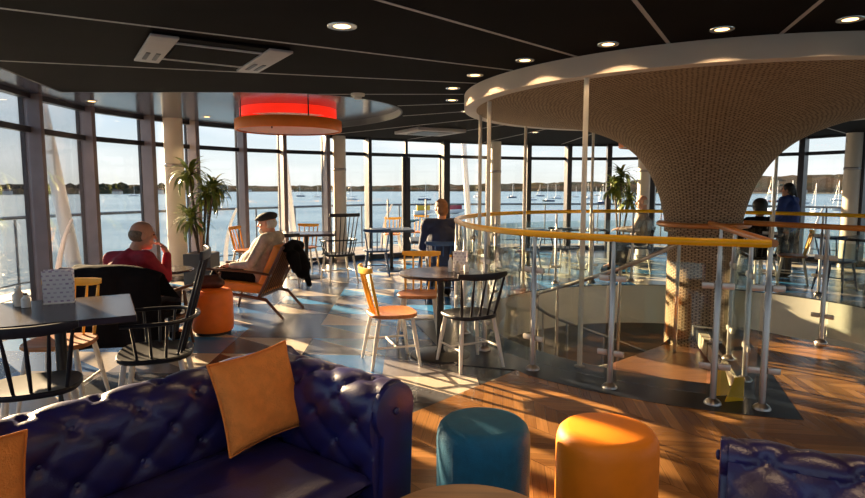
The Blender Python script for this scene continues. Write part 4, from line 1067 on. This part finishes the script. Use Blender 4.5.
cc(blu, -.05, 10.95, 95, 'dark blue spindle chair right of the table by the doors')
cc(blu, 1.60, 10.15, 12, 'blue spindle chair nearest the ring, left of the funnel')
cc(blu, 1.05, 11.1, -80, 'blue spindle chair left of the table beyond the ring')
cc(c1, 2.35, 10.55, -40, 'charcoal spindle chair beyond the ring between two tables')
cc(c1, 3.70, 10.72, 70, 'charcoal spindle chair under the bald man')
cc(c1, 4.98, 9.12, 10, 'charcoal spindle chair under the person with bushy black hair')
cc(y1, 5.65, 9.35, 60, 'ochre spindle chair beyond the right balustrade')
cc(c1, 6.35, 8.25, 12, 'charcoal spindle chair before the right edge table')
cc(blu, 5.90, 8.70, -60, 'blue spindle chair left of the right edge table')
cc(c1, 7.2, 9.35, 100, 'charcoal spindle chair right of the right edge table')
cc(c1, 5.75, 10.7, 140, 'charcoal spindle chair beside the person in the blue coat')

# plants -----------------------------------------------------------------
def palm(x, y, label, crowns, pot, seed):
    rnd = random.Random(seed); root = empty('potted_palm', (x, y, 0), 0, label, 'plant')
    pw, ph = pot
    MB().box((0, 0, ph / 2), (pw, pw, ph)).build('planter', 'planter', root, bevel=.01, smooth=False)
    MB().box((0, 0, ph - .01), (pw - .05, pw - .05, .03)).build('soil', 'bark', root, smooth=False)
    for cx_, cy_, cz in crowns:
        MB().tube(bez([(cx_ * .3, cy_ * .3, ph - .02), (cx_ * .6, cy_ * .6, (ph + cz) / 2), (cx_, cy_, cz)], 5), [.02] * 11, 8).build('stem', 'bark', root)
        lf = MB()
        for k in range(60):
            az = rnd.uniform(0, 2 * pi); el = rnd.uniform(-.35, 1.35); L = rnd.uniform(.30, .46); wd = rnd.uniform(.018, .030)
            vs = []; N = 6; side = V((-sin(az), cos(az), 0)); p = V((cx_, cy_, cz + rnd.uniform(-.06, .08))); e2 = el
            for q in range(N + 1):
                t = q / N; ww = wd * (sin(pi * min(1, t * .85 + .12))) + .001
                up_ = V((0, 0, .006)); vs += [p - side * ww, p + up_ * (1 - t), p + side * ww]
                p = p + V((cos(az) * cos(e2), sin(az) * cos(e2), sin(e2))) * L / N; e2 -= .22 + .1 * (1 - el / 1.4)
            fs = [(3 * q + j, 3 * q + j + 1, 3 * q + j + 4, 3 * q + j + 3) for q in range(N) for j in (0, 1)]
            lf.add(vs, fs)
        lf.build('foliage', 'leaf', root, angle=180)
    return root
palm(-3.62, 9.35, 'leafy potted palm in a dark square planter beside the cream column', [(-.14, 0, 1.68), (.24, -.05, 1.45), (-.10, -.1, .98), (.06, .12, 1.35)], (.42, .48), 3)
palm(3.75, 12.0, 'leafy potted palm far off beyond the ring, left of the bald man', [(-.12, 0, 1.45), (.18, 0, 1.25), (0, 0, 1.7)], (.38, .45), 5)

# yellow folding floor sign behind the corner post
sg = empty('floor_sign', (2.10, 4.13, .006), R(10), 'small yellow folding floor sign behind the corner glass', 'sign')
for s_ in (-1, 1): MB().prism([(-.07, 0), (.07, 0), (.035, .19), (-.035, .19)], -.004, .004).build('sign_leaf', 'yellowsign', sg, smooth=False).rotation_euler = (R(90 - s_ * 14), 0, 0)
for ch, s_ in zip([o for o in bpy.data.objects if o.parent == sg], (-1, 1)): ch.location = (0, s_ * .06, 0)

# ------------------------------------------------------------------ terrace
DK = []
for i in range(0, 24):
    n = [1.25, 1.25, 1.25, 1.25, 1.25, 1.3, 1.35, 1.4, 1.6, 2.0, 2.4, 2.8, 2.6, 2.3, 2.0, 1.8, 1.8, 1.8, 1.8, 1.8, 1.8, 1.8, 1.8, 1.8][i]
    a = V(NODES[i - 1]); b = V(NODES[i + 1]); t = (b - a).normalized(); DK.append((NODES[i][0] - t.y * n, NODES[i][1] + t.x * n))
inner = offset(NODES, .13)[0:24]
struct(MB().prism(DK + inner[::-1], -.30, -.02).build('terrace_floor', 'deck', smooth=False))
rr_ = empty('terrace_railing', (0, 0, 0), 0, 'blue grey terrace railing with white curved brackets outside the windows', 'railing')
DI = [V(p).lerp(V(q), .06) for p, q in zip(DK, inner)]
MB().tube([(p.x, p.y, 1.06) for p in DI], .025, 8).build('top_rail', 'terracemetal', rr_)
MB().tube([(p.x, p.y, .10) for p in DI], .012, 8).build('bottom_rail', 'terracemetal', rr_)
for a, b in zip(DI[:-1], DI[1:]):
    for f in (0,):
        p = a.lerp(b, f); MB().tube([(p.x, p.y, -.02), (p.x, p.y, 1.06)], .018, 8).build('baluster', 'terracemetal', rr_)
# curved white brackets
for u, Y in ((64, 7.55), (232, 11.6), (388, 14.6), (820, 13.7)):
    X = (u - 432.5) / 600 * Y; br = empty('curved_bracket', (X, Y, -.02), 0, {64: 'white curved fin outside the second left window', 232: 'white curved fin outside the window right of the potted palm', 388: 'white curved fin outside the left glass door', 820: 'white curved fin outside the window at the far right'}[u], 'bracket')
    pth = bez([(-.16, 0, 0), (-.12, 0, .45), (-.02, 0, .85), (.10, 0, 1.12)], 6)
    MB().tube(pth, [.05 * (1 - .6 * k / (len(pth) - 1)) for k in range(len(pth))], 10, flat=(.35, 1)).build('fin', 'boatwhite', br)
# leaning struts
for x0, y0, x1, y1_, lb in ((-5.35, 8.2, -5.05, 8.5, 'white leaning strut outside the second left window'), (-3.25, 12.9, -2.95, 12.9, 'white leaning strut outside the window behind the ring lamp'), (.72, 14.9, .95, 14.9, 'white leaning strut outside, left of the funnel and its poles')):
    s_ = empty('leaning_strut', (x1, y1_, 0), 0, lb, 'strut')
    r_ = .10 if x0 < -5 else .075
    MB().tube([(0, 0, -.02), (x0 - x1, y0 - y1_, 3.2)], [r_, r_ * .85], 16).build('tube', 'boatwhite', s_)
    MB().tube([(0, 0, -.02), (0, 0, .06)], r_ * 1.5, 16).build('foot_plate', 'steel', s_)
# terrace furniture outside the doors
for k, (x, y, rz, src, lb) in enumerate(((-.95, 14.1, 10, y1, 'ochre chair on the terrace, left one outside the doors'), (-.35, 14.75, 160, y1, 'ochre chair on the terrace, farther one outside the doors'), (.35, 14.5, 40, blu, 'blue chair on the terrace outside the right door'))):
    cc(src, x, y, rz, lb, -.02)
tt = pedestal_table('terrace_table', -.55, 14.55, 0, 0, 0, 'small blue table on the terrace between ochre chairs', rnd=.24, topm='tealpaint', bm='tealpaint', baser=.18); tt.location.z = -.02

# ------------------------------------------------------------------ sea, shore, boats
ZW = -7.0
struct(MB().add([(-3500, -3500, ZW), (3500, -3500, ZW), (3500, 4500, ZW), (-3500, 4500, ZW)], [(0, 1, 2, 3)]).build('sea', 'seawater', smooth=False))
struct(MB().lathe([(0, -.75), (8.0, -.75), (7.6, -6.9), (0, -6.9)], 48, (2.6, 6.6, 0), a0=0, a1=2 * pi).build('building_base', 'lowerwall')) if False else None
from mathutils import noise as mn
def land(name, pts, depth, hfun, m, seed, step=14):
    """a lumpy band of hill with real depth along a shoreline"""
    path = []
    for (a, b) in zip(pts[:-1], pts[1:]):
        a_, b_ = V((*a, 0)), V((*b, 0)); n = max(1, int((b_ - a_).length / step)); path += [a_.lerp(b_, k / n) for k in range(n)]
    path.append(V((*pts[-1], 0))); rows = 12; vs = []; fs = []
    for i, p in enumerate(path):
        d = V((p.x, p.y, 0)).normalized()
        for j in range(rows):
            t = j / (rows - 1); q = p + d * depth * t
            h = hfun(i / len(path)) * (sin(pi * min(1, t * .62 + .0)) ** .8) if t > 0 else -2
            h += (mn.noise(V((q.x * .05 + seed, q.y * .05, 0))) * 4 + mn.noise(V((q.x * .015 + seed, q.y * .015, 3))) * 5 + mn.noise(V((q.x * .16 + seed, q.y * .16, 3))) * 2.0) * (min(1, t * 3))
            if j == rows - 1: h = -3
            vs.append((q.x, q.y, ZW + max(h, -3)))
    for i in range(len(path) - 1):
        for j in range(rows - 1): fs.append((i * rows + j, (i + 1) * rows + j, (i + 1) * rows + j + 1, i * rows + j + 1))
    o = MB().add(vs, fs).build(name, m, angle=180); return struct(o)
land('hill_far', [(-1700, 300), (-1300, 900), (-600, 1350), (100, 1500), (700, 1400), (1300, 1050), (1800, 500)], 260, lambda t: 15 + 22 * max(0, min(1, (t - .45) * 4)) + 4 * sin(9 * t), 'hillgreen', 3)
land('hill_shore', [(-950, 80), (-800, 420), (-560, 760), (-330, 960)], 90, lambda t: 7 - 3 * max(0, t - .5), 'treemass', 9, 8)
land('hill_right', [(330, 1000), (600, 880), (850, 650), (1050, 300)], 160, lambda t: 22 + 8 * sin(4 * t), 'hillgreen', 20, 8)
struct(MB().prism([(300, 985), (590, 850), (820, 640), (1020, 300), (1080, 310), (880, 680), (620, 890), (320, 1040)], ZW - 1, ZW + 1.2).build('beach', 'sand', smooth=False))
# shore trees, individually uncountable
tm = MB(); rt = random.Random(4)
for (a, b) in (((-950, 80), (-800, 420)), ((-800, 420), (-560, 760)), ((-560, 760), (-330, 960))):
    for k in range(130):
        p = V(a).lerp(V(b), rt.random()); f = 1.02 + rt.random() * .08; h = rt.uniform(4, 8); tm.ell((p.x * f, p.y * f, ZW + h * .8 + rt.uniform(0, 6)), (h * .8, h * .8, h * .75), 8)
for (a, b) in (((330, 1000), (600, 880)), ((600, 880), (850, 650)), ((850, 650), (1050, 300))):
    for k in range(130):
        p = V(a).lerp(V(b), rt.random()); f = 1.03 + rt.random() * .12; h = rt.uniform(5, 9); tm.ell((p.x * f, p.y * f, ZW + 4 + h * .8), (h * .9, h * .9, h * .7), 8)
tag(tm.build('shore_trees', 'treemass'), 'dense dark trees lining the far shore', 'trees', kind='stuff')
rh = random.Random(11)
ORD = ['first', 'second', 'third', 'fourth', 'fifth', 'sixth', 'seventh', 'eighth', 'ninth', 'tenth', 'eleventh', 'twelfth', 'thirteenth']
azl = [-35.2, -33.4, -30.1, -27.6, -24.3, -22.4, -19.6, -16.9, -13.2, -9.4]; azr = [22.0, 29.5, 31.5, 34.5]
for side, azs in (('left', azl), ('right', azr)):
    for n_, az in enumerate(azs):
        x, y = sin(R(az)), cos(R(az)); pos = None
        for a, b in [((-950, 80), (-800, 420)), ((-800, 420), (-560, 760)), ((-560, 760), (-330, 960))] if az < 0 else [((330, 1000), (600, 880)), ((600, 880), (850, 650))]:
            a, b = V(a), V(b); n = b - a; den = x * n.y - y * n.x
            t = (a.x * n.y - a.y * n.x) / den; s_ = (a.x * y - a.y * x) / den
            if -.02 <= s_ <= 1.02 and t > 0: pos = V((x, y)) * t
        if pos is None: pos = V((x, y)) * 1380
        pos = pos * .985; wd = rh.uniform(7, 13); hh = rh.uniform(3.5, 5.5)
        h_ = empty('shore_house', (pos.x, pos.y, ZW), rh.uniform(-.4, .4), 'tiny pale house on the %s shore, %s of them from the left' % (side, ORD[n_]), 'house', 'houses on the %s shore' % side)
        MB().box((0, 0, hh / 2 - .5), (wd, 7, hh + 1)).build('wall', 'housewall', h_, smooth=False)
        MB().add([(-wd / 2, -3.9, hh), (wd / 2, -3.9, hh), (wd / 2, 3.9, hh), (-wd / 2, 3.9, hh), (-wd / 2, 0, hh + 2.6), (wd / 2, 0, hh + 2.6)], [(0, 1, 5, 4), (2, 3, 4, 5), (0, 4, 3), (1, 2, 5), (0, 3, 2, 1)]).build('roof', 'houseroof', h_, smooth=False)
def boat(m='boatwhite', nm='sailboat'):
    r = empty(nm, (0, 0, ZW)); L = 8.5; vs = []; fs = []; N = 14; n = 8
    for i in range(N + 1):
        t = i / N; x = -L / 2 + L * t; w_ = 1.35 * (sin(pi * min(1, .22 + t * .78)) ** .7) + .02; 
        for j in range(n): a = pi * j / (n - 1); vs.append((x + .35 * sin(a) * 0, w_ * cos(a), 1.0 - 1.3 * sin(a) * (1 - .4 * t ** 3)))
    for i in range(N):
        for j in range(n - 1): fs.append((i * n + j, (i + 1) * n + j, (i + 1) * n + j + 1, i * n + j + 1))
        fs.append((i * n, i * n + n - 1, (i + 1) * n + n - 1, (i + 1) * n))
    fs += [tuple(range(n)), tuple(N * n + j for j in range(n))]
    MB().add(vs, fs).build('hull', m, r)
    MB().box((.3, 0, 1.25), (3.2, 1.5, .6)).build('cabin', 'boatwhite', r, bevel=.12)
    MB().tube([(.5, 0, 1.2), (.5, 0, 11.5)], .10, 8).build('mast', 'boatwhite', r)
    MB().tube([(.5, 0, 2.2), (-3.4, 0, 2.3)], .13, 8).build('boom', 'boatblue', r)
    MB().tube([(4.1, 0, 1.1), (.5, 0, 11.4)], .03, 5).build('forestay', 'steel', r)
    return r
b1 = boat('boatwhite'); b2 = boat('boatblue')
spots = [(772, 200), (790, 185), (815, 190), (838, 230), (858, 260), (800, 330), (835, 400), (775, 360), (603, 330), (548, 380), (556, 480), (531, 420), (617, 420), (575, 560), (540, 620), (596, 640), (512, 520),
         (625, 520), (425, 420), (210, 560), (218, 640), (228, 520), (301, 600), (318, 560), (352, 430), (135, 640), (478, 560), (588, 470)]
rb = random.Random(5)
def zone(u): return 'right of the funnel' if u > 700 else ('between the poles and the funnel' if u > 480 else 'in the left half of the view')
spots.sort(); cnt = {}
for i, (u, Y) in enumerate(spots):
    blue = rb.random() < .25
    if i < 2: blue = i == 1
    o = b1 if i == 0 else (b2 if i == 1 else copy_tree(b2 if blue else b1))
    z_ = zone(u); cnt[z_] = cnt.get(z_, 0) + 1
    tag(o, 'moored sailboat, %s from the left of those %s' % (ORD[cnt[z_] - 1], z_), 'boat', 'sailboats ' + z_)
    o.location = ((u - 432.5) / 600 * Y, Y, ZW); o.rotation_euler = (0, 0, rb.uniform(-.6, .6) + (pi if rb.random() < .5 else 0)); k = rb.uniform(.85, 1.15); o.scale = (k,) * 3
# motor boats near the terrace
for u, Y, m_, lb in ((424, 190, 'boatyellow', 'yellow motor boat moored beyond the terrace, left of the navy man\'s head'), (456, 200, 'boatred', 'dark red covered boat moored beyond the terrace, right of the navy man\'s head')):
    r = empty('motor_boat', ((u - 432.5) / 600 * Y, Y, ZW), .1, lb, 'boat')
    vs = []; fs = []; N = 12; n = 8; L = 5.2
    for i in range(N + 1):
        t = i / N; x = -L / 2 + L * t; w_ = 1.0 * (sin(pi * min(1, .25 + t * .75)) ** .6) + .02
        for j in range(n): a = pi * j / (n - 1); vs.append((x, w_ * cos(a), 1.1 - 1.3 * sin(a) * (1 - .5 * t ** 3) + .3 * t * t))
    for i in range(N):
        for j in range(n - 1): fs.append((i * n + j, (i + 1) * n + j, (i + 1) * n + j + 1, i * n + j + 1))
        fs.append((i * n, i * n + n - 1, (i + 1) * n + n - 1, (i + 1) * n))
    fs += [tuple(range(n)), tuple(N * n + j for j in range(n))]
    MB().add(vs, fs).build('hull', 'boatwhite', r)
    MB().box((-.2, 0, 1.9), (3.4, 1.7, 1.6)).build('cabin', m_, r, bevel=.3)
    r.scale = (1.25, 1.25, 1.25); r.location.z = ZW + (0)
